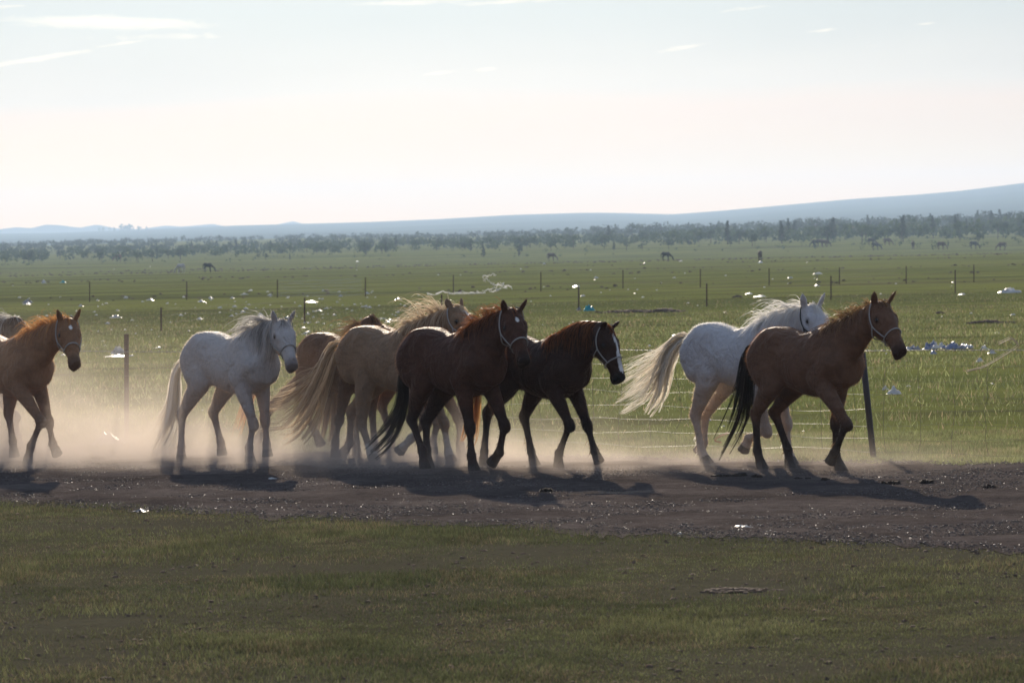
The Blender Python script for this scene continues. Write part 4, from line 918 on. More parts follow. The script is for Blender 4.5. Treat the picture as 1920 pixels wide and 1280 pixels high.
for i, (px, row) in enumerate(sorted(DUNG)):
    c = on_ground(px, row); n = 7; xx = rng.normal(0, 0.028, n); yy = rng.normal(0, 0.03, n)
    o = lumps('horse_dung', xx, yy, rng.uniform(0.010, 0.028, n), simple_mat('dung', (0.045, 0.034, 0.026), 0.9, 0.1) if i == 0 else bpy.data.materials['dung'], 0.9, z0=np.zeros(n))
    o.location = (c[0], c[1], 0.02); tag(o, label='small dark heap of dung on the track, %s from the left' % ['leftmost', 'second', 'third', 'fourth', 'fifth', 'sixth', 'seventh', 'eighth', 'ninth', 'rightmost one, tenth'][i], cat='dung', group='dung heaps on the track')

# ------------------------------------------------------------------ fences
M_POST = simple_mat('post_steel_dark', (0.035, 0.030, 0.032), 0.55, 0.4, var=0.4)
M_RUST = simple_mat('post_rusty', (0.10, 0.058, 0.045), 0.85, 0.2, var=0.4)
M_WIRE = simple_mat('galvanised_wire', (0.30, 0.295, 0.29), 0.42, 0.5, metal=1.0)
M_GLINT = simple_mat('glint_wire', (0.8, 0.8, 0.8), 0.22, 0.5, metal=1.0)  # glint put into the metal colour, for a single far bay
M_WIRED2 = simple_mat('dimmed_wire', (0.22, 0.21, 0.20), 0.45, 0.4, metal=0.8)  # same wire darkened where its bay shows little glint
M_WIRED = simple_mat('glintless_wire', (0.10, 0.085, 0.075), 0.6, 0.4, metal=0.3)  # same wire darkened further where no glint shows
def post(parent, base, top, r, mat, name='post'):
    b = np.array(base) - np.array([0, 0, 0.15]); tp = np.array(top)
    V, Fq = tubes([np.array([b, b * .5 + tp * .5, tp - (tp - b) * 0.004, tp])], [np.array([r, r, r, r * 0.75])], 8)
    cap = np.arange(8) + 24
    V = V - 0; o = mesh_np(name, V, [concat_quads(Fq), np.array([cap])], mat, parent); return o
f0 = empty('wire_fence', on_ground(864, 830)); org = np.array(f0.location)
tag(f0, 'wire mesh fence with barbed top strand and leaning posts behind the horses', 'fence')
posts = [(-1.35, -700, 805, 0), (237, 237, 829, 203), (864, 860, 832, 190), (1640, 1617, 857, 196)]
PB = []
for pxb, pxt, row, hp in posts:
    c = on_ground(pxb if pxb > 0 else -700, row); PB.append(c)
PB.append(np.array([7.6, 37.6, 0])); PB = np.array(PB); PB = PB[np.argsort(PB[:, 0])]
for i, c in enumerate(PB):
    if i in (1, 2, 3):
        pxb, pxt, row, hp = [q for q in posts if q[2] == {1: 829, 2: 832, 3: 857}[i]][0]
        t_ = at_depth(pxt, row - hp, c[1])
    else: t_ = c + np.array([-0.02, 0, 1.1])
    post(f0, c - org, t_ - org, 0.027 if i != 3 else 0.031, M_RUST if i in (1, 2) else M_POST)
def along(u):     # u metres from the leftmost post
    seg = np.linalg.norm(np.diff(PB[:, :2], axis=0), axis=1); cs = np.concatenate([[0], np.cumsum(seg)])
    return np.stack([np.interp(u, cs, PB[:, 0]), np.interp(u, cs, PB[:, 1]), 0 * u], -1), cs
_, cs = along(np.array([0.0]))
U = np.linspace(0.0, cs[-1], 420); L0, _ = along(U)
heights = [0.06, 0.19, 0.32, 0.46, 0.61, 0.76, 0.90]
off_side = np.array([-0.67, -0.74, 0]) * 0.03
def wire_z(h, U): return h + 0.012 * np.sin(U * 1.3 + h * 9) + 0.010 * np.sin(U * 3.7 + h * 23) + 0.002 * np.sin(U * 9.1 + h * 5) - 0.03 * np.interp(U, cs, [0, .0, .3, .0, .0])
for i, h in enumerate(heights):
    P_ = L0 + off_side; P_[:, 2] = wire_z(h, U); P_[:, 1] += 0.01 * np.sin(U * 2.3 + i)
    for b in range(len(cs) - 1):
        k_ = (U >= cs[b] - 0.05) & (U <= cs[b + 1] + 0.05)
        V, Fq = tubes([P_[k_] - org], [0.0013 if b != 2 else 0.0015], 4); mesh_np('wire', V, concat_quads(Fq), [M_WIRED, M_WIRED2, M_WIRE, M_WIRED][min(b, 3)], f0, smooth=True)  # wire tone per bay paints in where the strands catch the sun
# barbed top strand
Ub = np.linspace(0, cs[-1], 900); Pb, _ = along(Ub); Pb = Pb + off_side
zb = 1.04 + 0.01 * np.sin(Ub * 0.9); Pb[:, 2] = zb; tw = []
for s_ in (0, math.pi):
    q = Pb.copy(); q[:, 2] += 0.0035 * np.cos(Ub * 40 + s_); q[:, 1] += 0.0035 * np.sin(Ub * 40 + s_); tw.append(q - org)
barb = []
for u in np.arange(0.1, cs[-1], 0.11):
    c, _ = along(np.array([u])); c = c[0] + off_side; c[2] = np.interp(u, Ub, zb)
    for sg in (-1, 1): barb.append(np.array([c + np.array([-.008 * sg, 0, -0.014]), c, c + np.array([.008 * sg, 0.004, 0.014])]) - org)
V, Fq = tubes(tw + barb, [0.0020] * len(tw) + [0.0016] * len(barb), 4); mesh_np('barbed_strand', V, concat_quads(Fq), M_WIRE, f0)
for i, u in enumerate(np.arange(0.35, cs[-1], 0.43)):     # vertical stays, slightly bent between strands
    c, _ = along(np.array([u])); c = c[0] + off_side; pts = []
    dr = 0.0
    for h in heights:
        q = c.copy(); dr = dr * 0.6 + rng.normal(0, 0.022); q[0] += dr; q[2] = wire_z(h, np.array([u]))[0]; pts.append(q - org)
    V, Fq = tubes([np.array(pts)], [0.0019], 4); mesh_np('stay_wire', V, concat_quads(Fq), M_WIRED, f0)
# plastic strips caught on the fence
M_WHITE = None
def mat_plastic(name, col, trans=0.35, rough=0.35):
    m, t, out = material(name)
    n = noise(t, objco(t), 9, 3, 0.6); c = mix_c(t, n, tuple(v * .75 for v in col), col)
    p = pbsdf(t, None, Base_Color=c, Roughness=rough, Specular_IOR_Level=0.5)
    tr = t.nodes.new('ShaderNodeBsdfTranslucent'); t.links.new(c, tr.inputs[0])
    mx = t.nodes.new('ShaderNodeMixShader'); mx.inputs[0].default_value = trans
    t.links.new(p.outputs[0], mx.inputs[1]); t.links.new(tr.outputs[0], mx.inputs[2]); t.links.new(mx.outputs[0], out.inputs[0]); return m
M_WHITE = mat_plastic('white_plastic', (0.80, 0.79, 0.77)); M_GREYP = mat_plastic('grey_plastic', (0.42, 0.42, 0.46)); M_TURQ = mat_plastic('turquoise_plastic', (0.03, 0.50, 0.58))
M_BLUEP = mat_plastic('blue_grey_plastic', (0.30, 0.34, 0.50), 0.3, 0.2); M_TWINE = mat_plastic('pale_twine', (0.62, 0.52, 0.42), 0.4, 0.6); M_ORANGEP = mat_plastic('orange_plastic', (0.55, 0.12, 0.04))
def ribbon_obj(name, pts, r, mat, label, cat_, parent=None):
    c = np.array(pts[0]); q = spline(np.array(pts), 6) - c
    V, Fq = tubes([q, q + np.array([0.01, 0.0, 0.008]), q * np.array([1, 1, 1.02]) + np.array([-.006, .01, .012])], [r, r * .7, r * .6], 4); o = mesh_np(name, V, concat_quads(Fq), mat); o.location = c
    if label: tag(o, label=label, cat=cat_)
    return o
Yf = lambda px: float(np.interp((px - 960) / F_PX, PB[:, 0] / PB[:, 1], PB[:, 1])) - 0.03
fp = lambda px, row: at_depth(px, row, Yf(px))
ribbon_obj('plastic_strip', [fp(1812, 697), fp(1845, 688), fp(1880, 668), fp(1908, 650), fp(1903, 641), fp(1895, 636), fp(1872, 646)], 0.004, M_TWINE, 'frayed pale plastic strip caught on the fence at the right edge', 'plastic strip')
ribbon_obj('orange_rag', [fp(1366, 812), fp(1350, 818), fp(1340, 826), fp(1352, 830)], 0.004, M_ORANGEP, 'small orange shred of plastic on the fence behind the bay tail', 'rag')

# background fence lines: posts and wires, with a glint put into one bay's metal
def far_fence(plist, wires, label, glint_from=None, r=0.024):
    pts = []
    for px, top, bot in plist:
        c = on_terrain(px, bot); tp = at_depth(px, top, c[1]); pts.append((c, tp))
    rootp = pts[len(pts) // 2][0]; f = empty('wire_fence', rootp); tag(f, label, 'fence'); o_ = np.array(rootp)
    for c, tp in pts: post(f, c - o_, tp - o_, r, M_RUST)
    for i in range(wires):
        fr = 0.12 + 0.80 * i / max(1, wires - 1)
        for k in range(len(pts) - 1):
            P_ = []
            for t_ in np.linspace(0, 1, 24, endpoint=False):
                a = pts[k][0] * (1 - fr) + pts[k][1] * fr; b = pts[k + 1][0] * (1 - fr) + pts[k + 1][1] * fr
                q = a * (1 - t_) + b * t_; q[2] += 0.02 * math.sin(t_ * 17 + i * 2 + k) - 0.03 * math.sin(math.pi * t_); q[1] += 0.02 * math.sin(t_ * 31 + i); P_.append(q - o_)
            V, Fq = tubes([np.array(P_)], [0.007 if k == glint_from else 0.0025], 4); mesh_np('wire', V, concat_quads(Fq), M_GLINT if k == glint_from else M_WIRED, f)  # chosen bay gets thicker, brighter wire to paint in its sun glint
far_fence([(-20, 578, 622), (302, 576, 620), (571, 558, 605), (828, 552, 594), (1085, 538, 582), (1325, 531, 575), (1558, 517, 562), (1791, 506, 550), (2030, 496, 540)], 4, 'thin post and wire fence crossing the plain, nearer of the two', r=0.024)
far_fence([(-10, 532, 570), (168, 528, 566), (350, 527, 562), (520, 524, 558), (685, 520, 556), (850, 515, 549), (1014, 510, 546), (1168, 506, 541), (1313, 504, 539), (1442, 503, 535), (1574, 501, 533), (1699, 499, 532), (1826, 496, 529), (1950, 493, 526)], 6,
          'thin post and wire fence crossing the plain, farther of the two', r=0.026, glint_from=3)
# ------------------------------------------------------------------ litter
def crumple(name, c, w, h, mat, label, cat_='litter', group=None, n=9, seed=0, deep=0.6):
    r_ = np.random.default_rng(seed + 5); u = np.linspace(-1, 1, n); X, Yy = np.meshgrid(u, u, indexing='ij')
    rad = np.sqrt(X ** 2 + Yy ** 2) + 1e-6; k_ = np.maximum(abs(X), abs(Yy)) / rad; X, Yy = X * k_, Yy * k_
    edge = 1 + r_.uniform(-.35, .35) * np.cos(np.arctan2(Yy, X) * 3 + r_.uniform(0, 6)) + 0.2 * r_.uniform(-1, 1, X.shape)
    Zt = np.clip(1 - rad ** 1.6, 0, 1) * (0.35 + r_.uniform(0, 1, X.shape) * 0.9)
    V = np.stack([X * w / 2 * edge, Yy * w * deep * edge, Zt * h + 0.008], -1).reshape(-1, 3)
    i = (np.arange(n - 1)[:, None] * n + np.arange(n - 1)[None]).ravel(); Fq = np.stack([i, i + n, i + n + 1, i + 1], -1)
    bot = V * np.array([1, 1, 0]) ; bot[:, 2] = 0.002; V = np.vstack([V, bot]); Fq = np.vstack([Fq, Fq[:, ::-1] + n * n])
    o = mesh_np(name, V, Fq, mat); o.location = c; tag(o, label=label, cat=cat_, group=group); return o
def litter(px, row, wpx, hpx, mat, label, name='plastic_bag', cat_='bag', **kw):
    c = on_terrain(px, row); s_ = c[1] / F_PX; return crumple(name, c, wpx * s_, hpx * s_, mat, label, cat_, seed=int(px * 7 + row), **kw)
litter(1104, 583, 24, 13, M_TURQ, 'bright turquoise plastic bag lying by a thin fence post')
litter(1086, 582, 9, 8, M_GREYP, 'small grey bag at the foot of the post beside the turquoise bag')
litter(222, 664, 30, 17, M_WHITE, 'crumpled white bag just left of the rusty fence post'); litter(216, 669, 40, 3, M_WHITE, 'flat white plastic strip on the ground below the crumpled bag', 'plastic_sheet', 'plastic sheet')
litter(203, 833, 62, 22, M_GREYP, 'grey white sack half veiled in dust near the left post', 'sack', 'sack')
litter(52, 568, 20, 8, M_GREYP, 'grey bag on the plain above the left horses'); litter(489, 596, 18, 10, M_WHITE, 'crumpled white bag behind the grey horse mane')
litter(82, 531, 10, 6, M_WHITE, 'small white bag far off at the left'); litter(118, 530, 13, 4, M_TURQ, 'flat turquoise scrap far off at the left', 'plastic_sheet', 'plastic sheet')
litter(1677, 739, 26, 13, M_WHITE, 'white torn rag in the grass right of the leaning post', 'rag', 'rag'); litter(1660, 731, 12, 7, M_WHITE, 'small white shred beside the torn rag', 'rag', 'rag')
litter(1393, 991, 42, 6, M_WHITE, 'flat white paper scrap on the track in the foreground', 'paper', 'paper'); litter(1275, 1003, 10, 4, M_WHITE, 'tiny white scrap at the near edge of the track', 'paper', 'paper')
litter(265, 960, 26, 5, M_GREYP, 'pale crumpled scrap in the turf at lower left', 'paper', 'paper'); litter(510, 900, 24, 4, M_WHITE, 'thin white scrap on the left part of the track', 'paper', 'paper')
litter(1895, 549, 44, 10, M_WHITE, 'white plastic film lying on the plain at the right edge', 'plastic_sheet', 'plastic sheet')
litter(217, 596, 20, 6, M_WHITE, 'small white sheet above the light chestnut horse head', 'plastic_sheet', 'plastic sheet')
a_ = on_ground(1066, 933); b_ = on_ground(1222, 929)
ribbon_obj('string', [a_ + [0, 0, .03], a_ * .7 + b_ * .3 + [0, .05, .035], a_ * .4 + b_ * .6 + [0, -.04, .03], b_ + [0, 0, .035]], 0.0022, M_TWINE, 'length of pale string lying across the dirt track', 'string')
# tangled white film far behind the middle horses
c = on_terrain(885, 552); tg = empty('plastic_film', c); tag(tg, 'tangle of torn white film blown against the far fence', 'plastic film'); s_ = c[1] / F_PX
def rel(px, row, dy=0.0): return at_depth(px, row, c[1] + dy) - c
TG = [[(800, 552), (830, 550), (860, 549), (895, 548), (925, 545), (940, 540)], [(912, 530), (905, 520), (918, 516), (930, 516)], [(912, 522), (915, 528), (925, 532), (935, 536), (950, 542)], [(842, 549), (845, 557), (853, 563), (858, 556), (850, 550)],
      [(860, 562), (875, 560), (890, 557), (900, 562), (895, 568), (880, 566)], [(920, 545), (930, 538), (940, 532), (944, 536), (936, 542), (925, 546)], [(845, 553), (870, 552), (900, 549), (915, 546)], [(960, 541), (940, 534), (930, 540)]]
for i, ln_ in enumerate(TG):
    q = spline(np.array([rel(a, b, 0.4 * i) for a, b in ln_]), 6); q = q + rng.normal(0, 0.05, q.shape); q[:, 2] = np.maximum(q[:, 2], 0.02)
    n_ = len(q); w_ = rng.uniform(0.015, 0.07, n_)[:, None]; d_ = np.stack([rng.normal(0, .3, n_), rng.normal(0, .6, n_), rng.uniform(0.4, 1.0, n_)], -1)
    V = np.concatenate([q, q + d_ * w_ * 1.5, q - np.array([0, 1, 0]) * w_ * 1.5]); k_ = np.arange(n_ - 1)
    mesh_np('film_strand', V, np.concatenate([np.stack([k_, k_ + 1, k_ + 1 + n_, k_ + n_], -1), np.stack([k_ + 2 * n_, k_ + 1 + 2 * n_, k_ + 1, k_], -1)]), M_WHITE, tg)
# heap of bottles and bags at the right
c = on_terrain(1755, 655); hp = empty('litter_heap', c); tag(hp, 'long heap of blue grey bottles and bags right of the bay horse head', 'litter heap')
s_ = c[1] / F_PX
for i in range(34):
    px = rng.uniform(-66, 62); w = rng.uniform(8, 24) * s_; hgt = rng.uniform(5, 17) * s_ * (1 - abs(px) / 110)
    o = crumple('scrap', (px * s_, rng.uniform(-.5, .5), rng.uniform(0, 0.03)), w, hgt, [M_BLUEP, M_GREYP, M_WHITE, M_BLUEP][i % 4], None, None, seed=i, n=7); o.parent = hp
    for k_ in ('label', 'category'):
        if k_ in o: del o[k_]
for px, row, m_ in ((1845, 655, M_WHITE), (1860, 663, M_WHITE), (1838, 679, M_WHITE), (1750, 664, M_BLUEP)): litter(px, row, 14, 8, m_, 'loose scrap lying just beyond the right end of the litter heap' if px > 1800 else 'flat blue grey scrap in front of the litter heap', 'scrap', 'litter', **({'group': 'scraps beside the litter heap'} if px > 1800 else {}))
# scattered white scraps over the plain
protos = []
zones = [((0, 760), (556, 668), 150), ((440, 820), (545, 612), 80), ((980, 1920), (520, 660), 44), ((0, 1920), (488, 545), 34), ((1050, 1920), (640, 850), 12), ((120, 560), (690, 800), 6)]  # second zone adds white scraps that also stand in for wet-ground glints
lab = ['white scrap of plastic lying in the littered grass left of centre', 'white scrap of plastic also standing in for ground glints behind the brown horses', 'pale scrap of plastic on the open plain right of centre', 'tiny white speck of litter far out on the plain', 'pale scrap in the grass just behind the fence at the right', 'pale scrap in the grass behind the grey horse']
for zi, (xr, yr, n) in enumerate(zones):
    for k in range(n):
        px, row = rng.uniform(*xr), rng.uniform(*yr); w = rng.choice([4, 6, 9, 14, 24], p=[.38, .32, .2, .08, .02]) * (0.7 if zi == 3 else 1)
        c = on_terrain(px, row); s_ = c[1] / F_PX
        if mask_track(c[0], c[1]) > -0.3: continue
        if len(protos) < 14: o = crumple('scrap', c, 1.0, 0.35, M_WHITE, None, None, seed=500 + k, n=6, deep=0.5); protos.append(o)
        else: o = protos[rng.integers(0, 14)].copy(); COL.objects.link(o)
        o.location = c; o.scale = (w * s_, w * s_ * 1.5, min(w, 9) * s_ * 1.2); o.rotation_euler = (0, 0, rng.uniform(-.4, .4))
        tag(o, label=lab[zi], cat='litter', group='scraps of litter scattered over the plain')
# ------------------------------------------------------------------ trees
M_BARK = simple_mat('bark', (0.06, 0.045, 0.035), 0.9, 0.1)
def mat_leaf(name, a, b):
    m, t, out = material(name)
    n = noise(t, geopos(t), 0.35, 3, 0.6); c = mix_c(t, ramp(t, n, [(0.35, 0.0), (0.65, 1.0)]), a, b)
    p = pbsdf(t, None, Base_Color=c, Roughness=0.8, Specular_IOR_Level=0.1); tr = t.nodes.new('ShaderNodeBsdfTranslucent'); t.links.new(c, tr.inputs[0])
    mx = t.nodes.new('ShaderNodeMixShader'); mx.inputs[0].default_value = 0.35
    t.links.new(p.outputs[0], mx.inputs[1]); t.links.new(tr.outputs[0], mx.inputs[2]); t.links.new(mx.outputs[0], out.inputs[0]); return m
L_DARK = mat_leaf('leaf_dark', (0.018, 0.032, 0.014), (0.036, 0.055, 0.020)); L_MID = mat_leaf('leaf_mid', (0.030, 0.052, 0.018), (0.060, 0.088, 0.028)); L_PINE = mat_leaf('needles', (0.015, 0.027, 0.014), (0.030, 0.044, 0.022))
def leaf_cloud(lobes, n, size):
    """leaf-clump quads spread through ellipsoidal lobes: (x,y,z,rx,ry,rz)"""
    lobes = np.array(lobes); k = rng.integers(0, len(lobes), n); d = rng.normal(0, 1, (n, 3)); d /= np.linalg.norm(d, axis=1)[:, None]; d *= (rng.uniform(0.25, 1, n) ** 0.5)[:, None]
    C = lobes[k, :3] + d * lobes[k, 3:]; a = rng.normal(0, 1, (n, 3)); a /= np.linalg.norm(a, axis=1)[:, None]; b = np.cross(a, rng.normal(0, 1, (n, 3))); b /= np.linalg.norm(b, axis=1)[:, None]
    s_ = size * rng.uniform(0.5, 1.3, n)[:, None]
    V = np.stack([C - a * s_, C - b * s_ * .6, C + a * s_, C + b * s_ * .6], 1).reshape(-1, 3); return V, np.arange(4 * n).reshape(-1, 4)
TREES = []
for v in range(9):
    kind = v % 3; H_ = 1.0; root = empty('tree', (0, 0, 0))
    if kind == 0:    # round bushy tree
        lobes = [(rng.normal(0, .17), rng.normal(0, .17), rng.uniform(.45, .8), rng.uniform(.16, .27), rng.uniform(.16, .27), rng.uniform(.12, .2)) for _ in range(8)]; m_ = L_DARK
    elif kind == 1:  # wide open tree
        lobes = [(rng.normal(0, .26), rng.normal(0, .26), rng.uniform(.5, .82), rng.uniform(.12, .2), rng.uniform(.12, .2), rng.uniform(.09, .15)) for _ in range(11)]; m_ = L_MID
    else:            # narrow conifer-like tree
        lobes = [(rng.normal(0, .02), rng.normal(0, .02), z_, .20 * (1.05 - z_) + .035, .20 * (1.05 - z_) + .035, .10) for z_ in np.linspace(.22, .96, 8)]; m_ = L_PINE
    V, Fq = leaf_cloud(lobes, 330, 0.045); mesh_np('crown', V, Fq, m_, root)
    pts = [np.array([[0, 0, -0.05], [rng.normal(0, .01), 0, .3], [rng.normal(0, .03), rng.normal(0, .03), .75]])]; rad = [np.array([.028, .020, .008])]
    for _ in range(5):
        z_ = rng.uniform(.25, .5); a = rng.uniform(0, 6.28); pts.append(np.array([[0, 0, z_], [math.cos(a) * .12, math.sin(a) * .12, z_ + .14], [math.cos(a) * .2, math.sin(a) * .2, z_ + .3]])); rad.append(np.array([.012, .008, .004]))
    V, Fq = tubes(pts, rad, 4); mesh_np('trunk', V, concat_quads(Fq), M_BARK, root)
    root['used'] = 0; TREES.append(root)
def place_tree(v, loc, h, label, wide=1.0):
    r = TREES[v]
    if r['used'] == 0: o = r
    else:
        o = r.copy(); COL.objects.link(o)
        for ch in r.children: cc = ch.copy(); COL.objects.link(cc); cc.parent = o
    r['used'] = 1
    o.location = loc; o.scale = (h * wide, h * wide, h); o.rotation_euler = (0, 0, rng.uniform(0, 6.28)); tag(o, label, 'tree', 'trees standing along the woodland edge')
ZN = [(90, 'at the left edge of the picture'), (210, 'over the light chestnut horse'), (330, 'over the left rusty post'), (450, 'over the back of the grey horse'), (570, 'over the head of the grey horse'), (700, 'over the brown horse'), (830, 'over the buckskin horse'),
      (960, 'over the dark chestnut horse'), (1080, 'left of the dark brown horse'), (1200, 'over the dark brown horse head'), (1320, 'over the white horse tail'), (1440, 'over the white horse back'), (1540, 'over the white horse head'), (1660, 'over the bay horse neck'), (1760, 'right of the bay horse head'), (1850, 'over the litter heap'), (9999, 'at the right edge')]
def zone(px): return next(n for x, n in ZN if px < x)
kinds = ['rounded dark tree', 'open spreading pale tree', 'narrow pointed dark tree']
for k in range(150):
    px = rng.uniform(-40, 1960); Y = rng.uniform(1040, 1500) ; x = (px - 960) / F_PX * Y
    right = np.clip((px - 900) / 1000, 0, 1); kd = rng.choice([0, 1, 2], p=[.45, .45 - .35 * right, .10 + .35 * right]); h = rng.uniform(2.2, 3.6) * (1 + 0.75 * right) * (1.25 if kd == 2 and right > 0 else 1)
    if k < 26: Y = rng.uniform(960, 1060); x = (px - 960) / F_PX * Y; h = rng.uniform(1.3, 3.0)
    place_tree(int(kd + 3 * rng.integers(0, 3)), (x, Y, float(terrain_z(x, Y))), float(h), '%s %s at the wood edge, %s' % ('low' if h < 2.4 else 'middling' if h < 4.2 else 'tall', kinds[kd], zone(px)), float(rng.uniform(.8, 1.25)))
# the taller crowns that break the skyline
for px, toprow, kd in [(1128, 418, 0), (1190, 415, 0), (1203, 417, 1), (1224, 417, 0), (1243, 413, 0), (1278, 418, 1), (1315, 416, 0), (1509, 405, 0), (1535, 403, 0), (1580, 405, 1), (1632, 405, 2), (1660, 408, 2), (1696, 402, 0), (1722, 406, 2), (1750, 402, 2), (1784, 401, 0), (1800, 402, 2),
                       (1838, 396, 2), (1850, 392, 0), (1862, 396, 2), (1880, 394, 2), (1898, 398, 2), (1915, 392, 0), (1073, 430, 0), (1440, 422, 0)]:
    Y = rng.uniform(1500, 1900); x = (px - 960) / F_PX * Y; g = float(terrain_z(x, Y)); tp = at_depth(px, toprow, Y)[2]
    place_tree(int(kd + 3 * rng.integers(0, 3)), (x, Y, g), max(3.0, (tp - g)), '%s rising above the wood, %s' % (kinds[kd], zone(px)), 1.15)
for r in TREES:
    if r['used'] == 0:
        for ch in list(r.children): bpy.data.objects.remove(ch)
        bpy.data.objects.remove(r)
    else:
        del r['used']
for o in list(COL.objects):
    if 'used' in o: del o['used']
# the wood behind them, one mass
def wood(n, y0, y1, name, label, mat, hmin, hmax, q=36):
    Vs, Fs, o_ = [], [], 0
    Y = rng.uniform(y0, y1, n); px = rng.uniform(-500, 2420, n); X = (px - 960) / F_PX * Y; Zt = terrain_z(X, Y); hh = rng.uniform(hmin, hmax, n) * (1 + 1.15 * np.clip((px - 900) / 1200, 0, 1))
    for i in range(n):
        h = hh[i]; lob = [(rng.normal(0, h * .3), rng.normal(0, h * .3), h * rng.uniform(.3, .7), h * .42, h * .42, h * .33) for _ in range(3)]
        V, Fq = leaf_cloud(lob, q, 0.17 * h); Vs.append(V + np.array([X[i], Y[i], Zt[i]])); Fs.append(Fq + o_); o_ += len(V)
    return tag(mesh_np(name, np.concatenate(Vs), np.concatenate(Fs), mat), label=label, cat='woodland', kind='stuff')
wood(800, 1120, 1500, 'scrub', 'scrub and bushes filling the near edge of the woodland', L_MID, 1.6, 3.2)
wood(1500, 1500, 2450, 'woodland', 'far wood rising behind the plain', L_DARK, 2.0, 3.6)
wood(200, 940, 1120, 'low_bushes', 'low bushes dotted over the far grass', L_MID, 0.3, 1.0, 18)
x, y = scatter(1300, 18, 36); k = mask_track(x, y) < -0.3; x, y = x[k], y[k]
tag(lumps('dry_specks', x, y, rng.uniform(0.002, 0.006, len(x)), simple_mat('dead_grass', (0.24, 0.20, 0.13), 0.9, 0.05), 0.5, z0=rng.uniform(0.005, 0.03, len(x))), label='pale dry flecks of dead grass in the foreground turf', kind='stuff')
x, y = scatter(2600, 150, 830, 6, 2.0)
x2 = x; band = (hash_noise(x2 * .15, y, 1 / 28., 55) > 0.6); x, y = x[band], y[band]
tag(lumps('dark_tussocks', x, y, rng.uniform(0.06, 0.16, len(x)) * (y / 400) ** .5, M_SOIL, 0.7), label='dark tussocks dotted in bands over the far plain', kind='stuff')
# copse on the hill spur at the left
V_, F_, o_ = [], [], 0
for k in range(26):
    px = rng.uniform(178, 278); c = at_depth(px, np.interp(px, [0, 100, 200, 440], [439, 438, 434, 424]), 6450); h = rng.uniform(3.5, 8.5) * (0.7 + 0.6 * math.sin((px - 178) / 100 * 3.1))
    V, Fq = leaf_cloud([(0, 0, h * .5, h * .3, h * .3, h * .5)], 30, 0.16 * h); V_.append(V + c); F_.append(Fq + o_); o_ += len(V)
tag(mesh_np('hill_copse', np.concatenate(V_), np.concatenate(F_), L_DARK), label='small far copse on the spur of the blue hill', cat='copse', kind='stuff')
# ------------------------------------------------------------------ grazing horses far out on the plain
def far_horse_mesh(grz):
    Fd = Field((-1.0, -.35, -.02), (1.5, .35, 1.8), 0.045); X = np.array([1., 0, 0]); Yv = np.array([0, 1., 0]); Z = np.array([0, 0, 1.])
    Fd.loft(np.zeros(3), X, Z, Yv, [(-.66, 1.08, .01, .01), (-.55, 1.08, .22, .18), (-.3, 1.06, .27, .25), (0, 1.0, .28, .27), (.3, 1.02, .3, .23), (.5, 1.02, .24, .17), (.6, 1.0, .02, .02)], .04)
    if grz: hp_, mz = np.array([.98, 0, .55]), np.array([1.10, 0, .08])
    else: hp_, mz = np.array([.95, 0, 1.50]), np.array([1.30, 0, 1.18])
    Fd.chain([[.35, 0, 1.08], (np.array([.35, 0, 1.08]) + hp_) / 2, hp_], [.22, .15, .10], .05, side=Yv, sf=.6, sub=3); Fd.chain([hp_, hp_ * .5 + mz * .5, mz], [.11, .10, .06], .03, side=Yv, sf=.75)
    for x_, y_ in ((-.5, -.13), (-.36, .13), (.38, -.12), (.28, .12)):
        b = -.12 if x_ < 0 else 0.0
        Fd.chain([[x_ * .8, y_, .9], [x_ + b * .6, y_, .48], [x_, y_, .2], [x_ + .03, y_, .0]], [.13, .055, .042, .055], .03)
    Fd.chain([[-.6, 0, 1.2], [-.72, 0, .95], [-.72, 0, .45]], [.045, .06, .03], .02); return Fd.mesh()
g_mesh = far_horse_mesh(True); s_mesh = far_horse_mesh(False)
COATS = {'black': (0.022, 0.018, 0.016), 'brown': (0.075, 0.036, 0.022), 'grey': (0.42, 0.40, 0.40), 'bay': (0.13, 0.055, 0.03)}
fm = {k: simple_mat('far_coat_' + k, v, 0.7, 0.2) for k, v in COATS.items()}; shared = {}
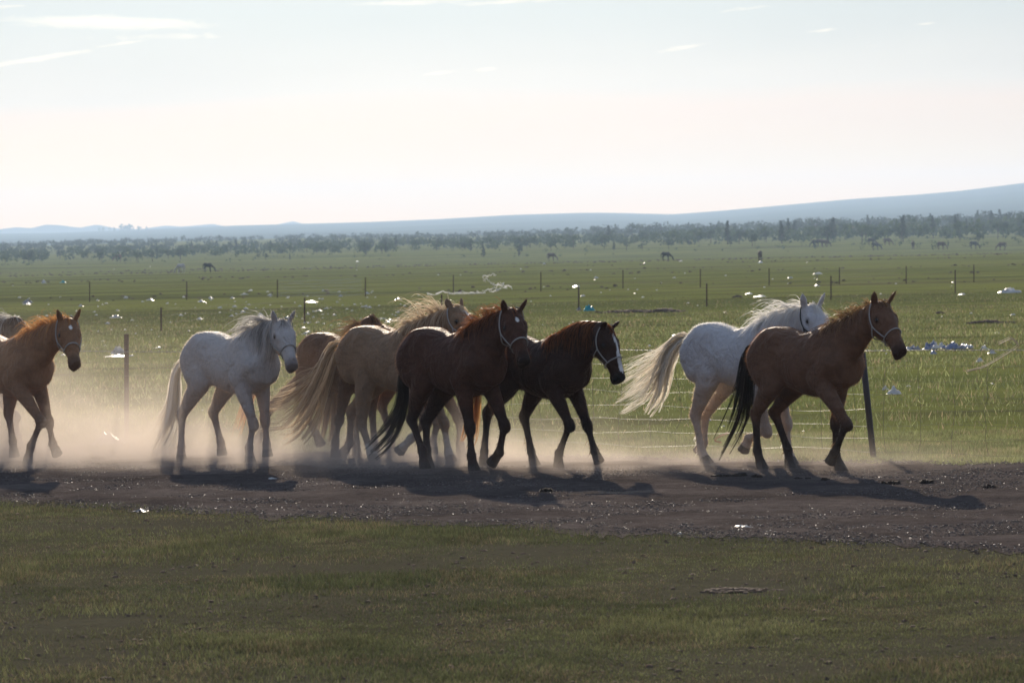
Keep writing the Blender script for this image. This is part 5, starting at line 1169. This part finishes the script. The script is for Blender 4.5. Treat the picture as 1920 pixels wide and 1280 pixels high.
for px, row, ck, ang, grz, lb in [(339, 512, 'grey', 150, 1, 'pale grey horse grazing far off at the left'), (390, 510, 'black', 0, 1, 'black horse grazing far off at the left beside the pale grey one'), (222, 489, 'bay', 180, 1, 'reddish horse very far off among the bushes at the left'),
        (1034, 489, 'brown', -10, 1, 'dark brown horse grazing far off above the dark brown file horse'), (1249, 489, 'black', 5, 1, 'black horse grazing far off left of the white horse'), (1425, 489, 'brown', 95, 1, 'brown horse seen from behind far off above the white horse'),
        (1529, 463, 'black', 180, 1, 'leftmost of three dark horses grazing close together far off'), (1538, 462, 'brown', 20, 1, 'middle of three dark horses grazing close together far off'), (1547, 463, 'brown', 0, 1, 'rightmost of three dark horses grazing close together far off'),
        (1634, 460, 'black', 10, 1, 'dark horse grazing farther back above its neighbour, right half of the plain'), (1642, 469, 'black', 0, 1, 'dark horse grazing just in front of another, right half of the plain'), (1664, 460, 'brown', 0, 1, 'brown horse grazing right of the pair in the right half of the plain'),
        (1712, 467, 'brown', 90, 0, 'brown horse seen end on, standing far off at the right'), (1765, 468, 'brown', 0, 1, 'brown horse grazing far off left of the black one at the right'), (1826, 467, 'black', 10, 1, 'black horse grazing far off near the right edge'), (1879, 469, 'brown', 175, 1, 'brown horse nearest the right edge far off')]:
    key = (bool(grz), ck)
    if key not in shared: o = mesh_np('horse', *(g_mesh if grz else s_mesh), fm[ck], smooth=True); shared[key] = o
    else: o = shared[key].copy(); COL.objects.link(o)
    c = on_terrain(px, row); o.location = c; o.rotation_euler = (0, 0, R(ang)); sc = 15.0 / (F_PX / c[1] * 1.35) if F_PX / c[1] * 1.35 < 15 else 1.0; o.scale = (min(sc, 1.3),) * 3
    tag(o, label=lb, cat='horse', group='horses grazing far out on the plain')
# ------------------------------------------------------------------ dust kicked up by the hooves
m, t, out = material('kicked_up_dust')
oc = objco(t); sp_ = t.nodes.new('ShaderNodeSeparateXYZ'); t.links.new(oc, sp_.inputs[0]); dx, dy, dz = sp_.outputs
# strength along the file: thick at the left, thin puffs at the right
def gauss(t, v, c, w): q = math_n(t, 'DIVIDE', math_n(t, 'SUBTRACT', v, c), w); return math_n(t, 'EXPONENT', math_n(t, 'MULTIPLY', math_n(t, 'MULTIPLY', q, q), -1.0))
amp = ramp(t, math_n(t, 'MULTIPLY_ADD', dx, 1 / 16.0, 0.5), [(0.0, 0.85), (0.16, 1.0), (0.36, 0.85), (0.52, 0.6), (0.64, 0.5), (0.72, 0.42), (0.80, 0.24), (0.92, 0.12), (1.0, 0.0)])
hgt = ramp(t, math_n(t, 'MULTIPLY_ADD', dx, 1 / 16.0, 0.5), [(0.0, 0.46), (0.2, 0.40), (0.4, 0.26), (0.55, 0.20), (0.75, 0.13), (1.0, 0.07)])
fall = math_n(t, 'EXPONENT', math_n(t, 'MULTIPLY', math_n(t, 'DIVIDE', math_n(t, 'MAXIMUM', dz, 0.0), hgt), -1.0))
n1 = noise(t, mapping(t, oc, (1.0, 1.1, 1.5)), 1.3, 5, 0.62, 0.9); bill = math_n(t, 'MULTIPLY_ADD', n1, 4.6, -1.75, clamp=True)
n2 = noise(t, mapping(t, oc, (0.5, 0.8, 0.7), loc=(7, 3, 1)), 1.0, 2, 0.5); thin = math_n(t, 'MULTIPLY_ADD', n2, 2.0, -0.5, clamp=True)
den = math_n(t, 'MULTIPLY', math_n(t, 'MULTIPLY', amp, fall), math_n(t, 'ADD', math_n(t, 'MULTIPLY', bill, 1.0), 0.12))
haze_l = math_n(t, 'MULTIPLY', math_n(t, 'MULTIPLY', ramp(t, math_n(t, 'MULTIPLY_ADD', dx, 1 / 16.0, 0.5), [(0.0, 1.0), (0.3, 0.8), (0.5, 0.15), (0.7, 0.0)]), thin), 0.085)
den = math_n(t, 'ADD', math_n(t, 'MULTIPLY', den, 2.2), haze_l)
den = math_n(t, 'MULTIPLY', den, math_n(t, 'MULTIPLY', gauss(t, dy, 0.0, 1.45), gauss(t, math_n(t, 'MAXIMUM', math_n(t, 'SUBTRACT', dz, 0.9), 0.0), 0.0, 0.45)))
pv = t.nodes.new('ShaderNodeVolumePrincipled'); pv.inputs['Color'].default_value = (0.93, 0.82, 0.73, 1); pv.inputs['Anisotropy'].default_value = 0.30
t.links.new(den, pv.inputs['Density']); t.links.new(pv.outputs[0], out.inputs['Volume']); m.cycles.volume_step_rate = 0.22
DUST = volume_box('dust', (-8, -2.9, -0.03), (8, 2.9, 2.0), m); DUST.location = (-2.1, 43.0, 0); DUST.rotation_euler = (0, 0, math.atan2(-0.62, 1))
tag(DUST, label='tan dust kicked up round the hooves, thickest at the left', kind='stuff')
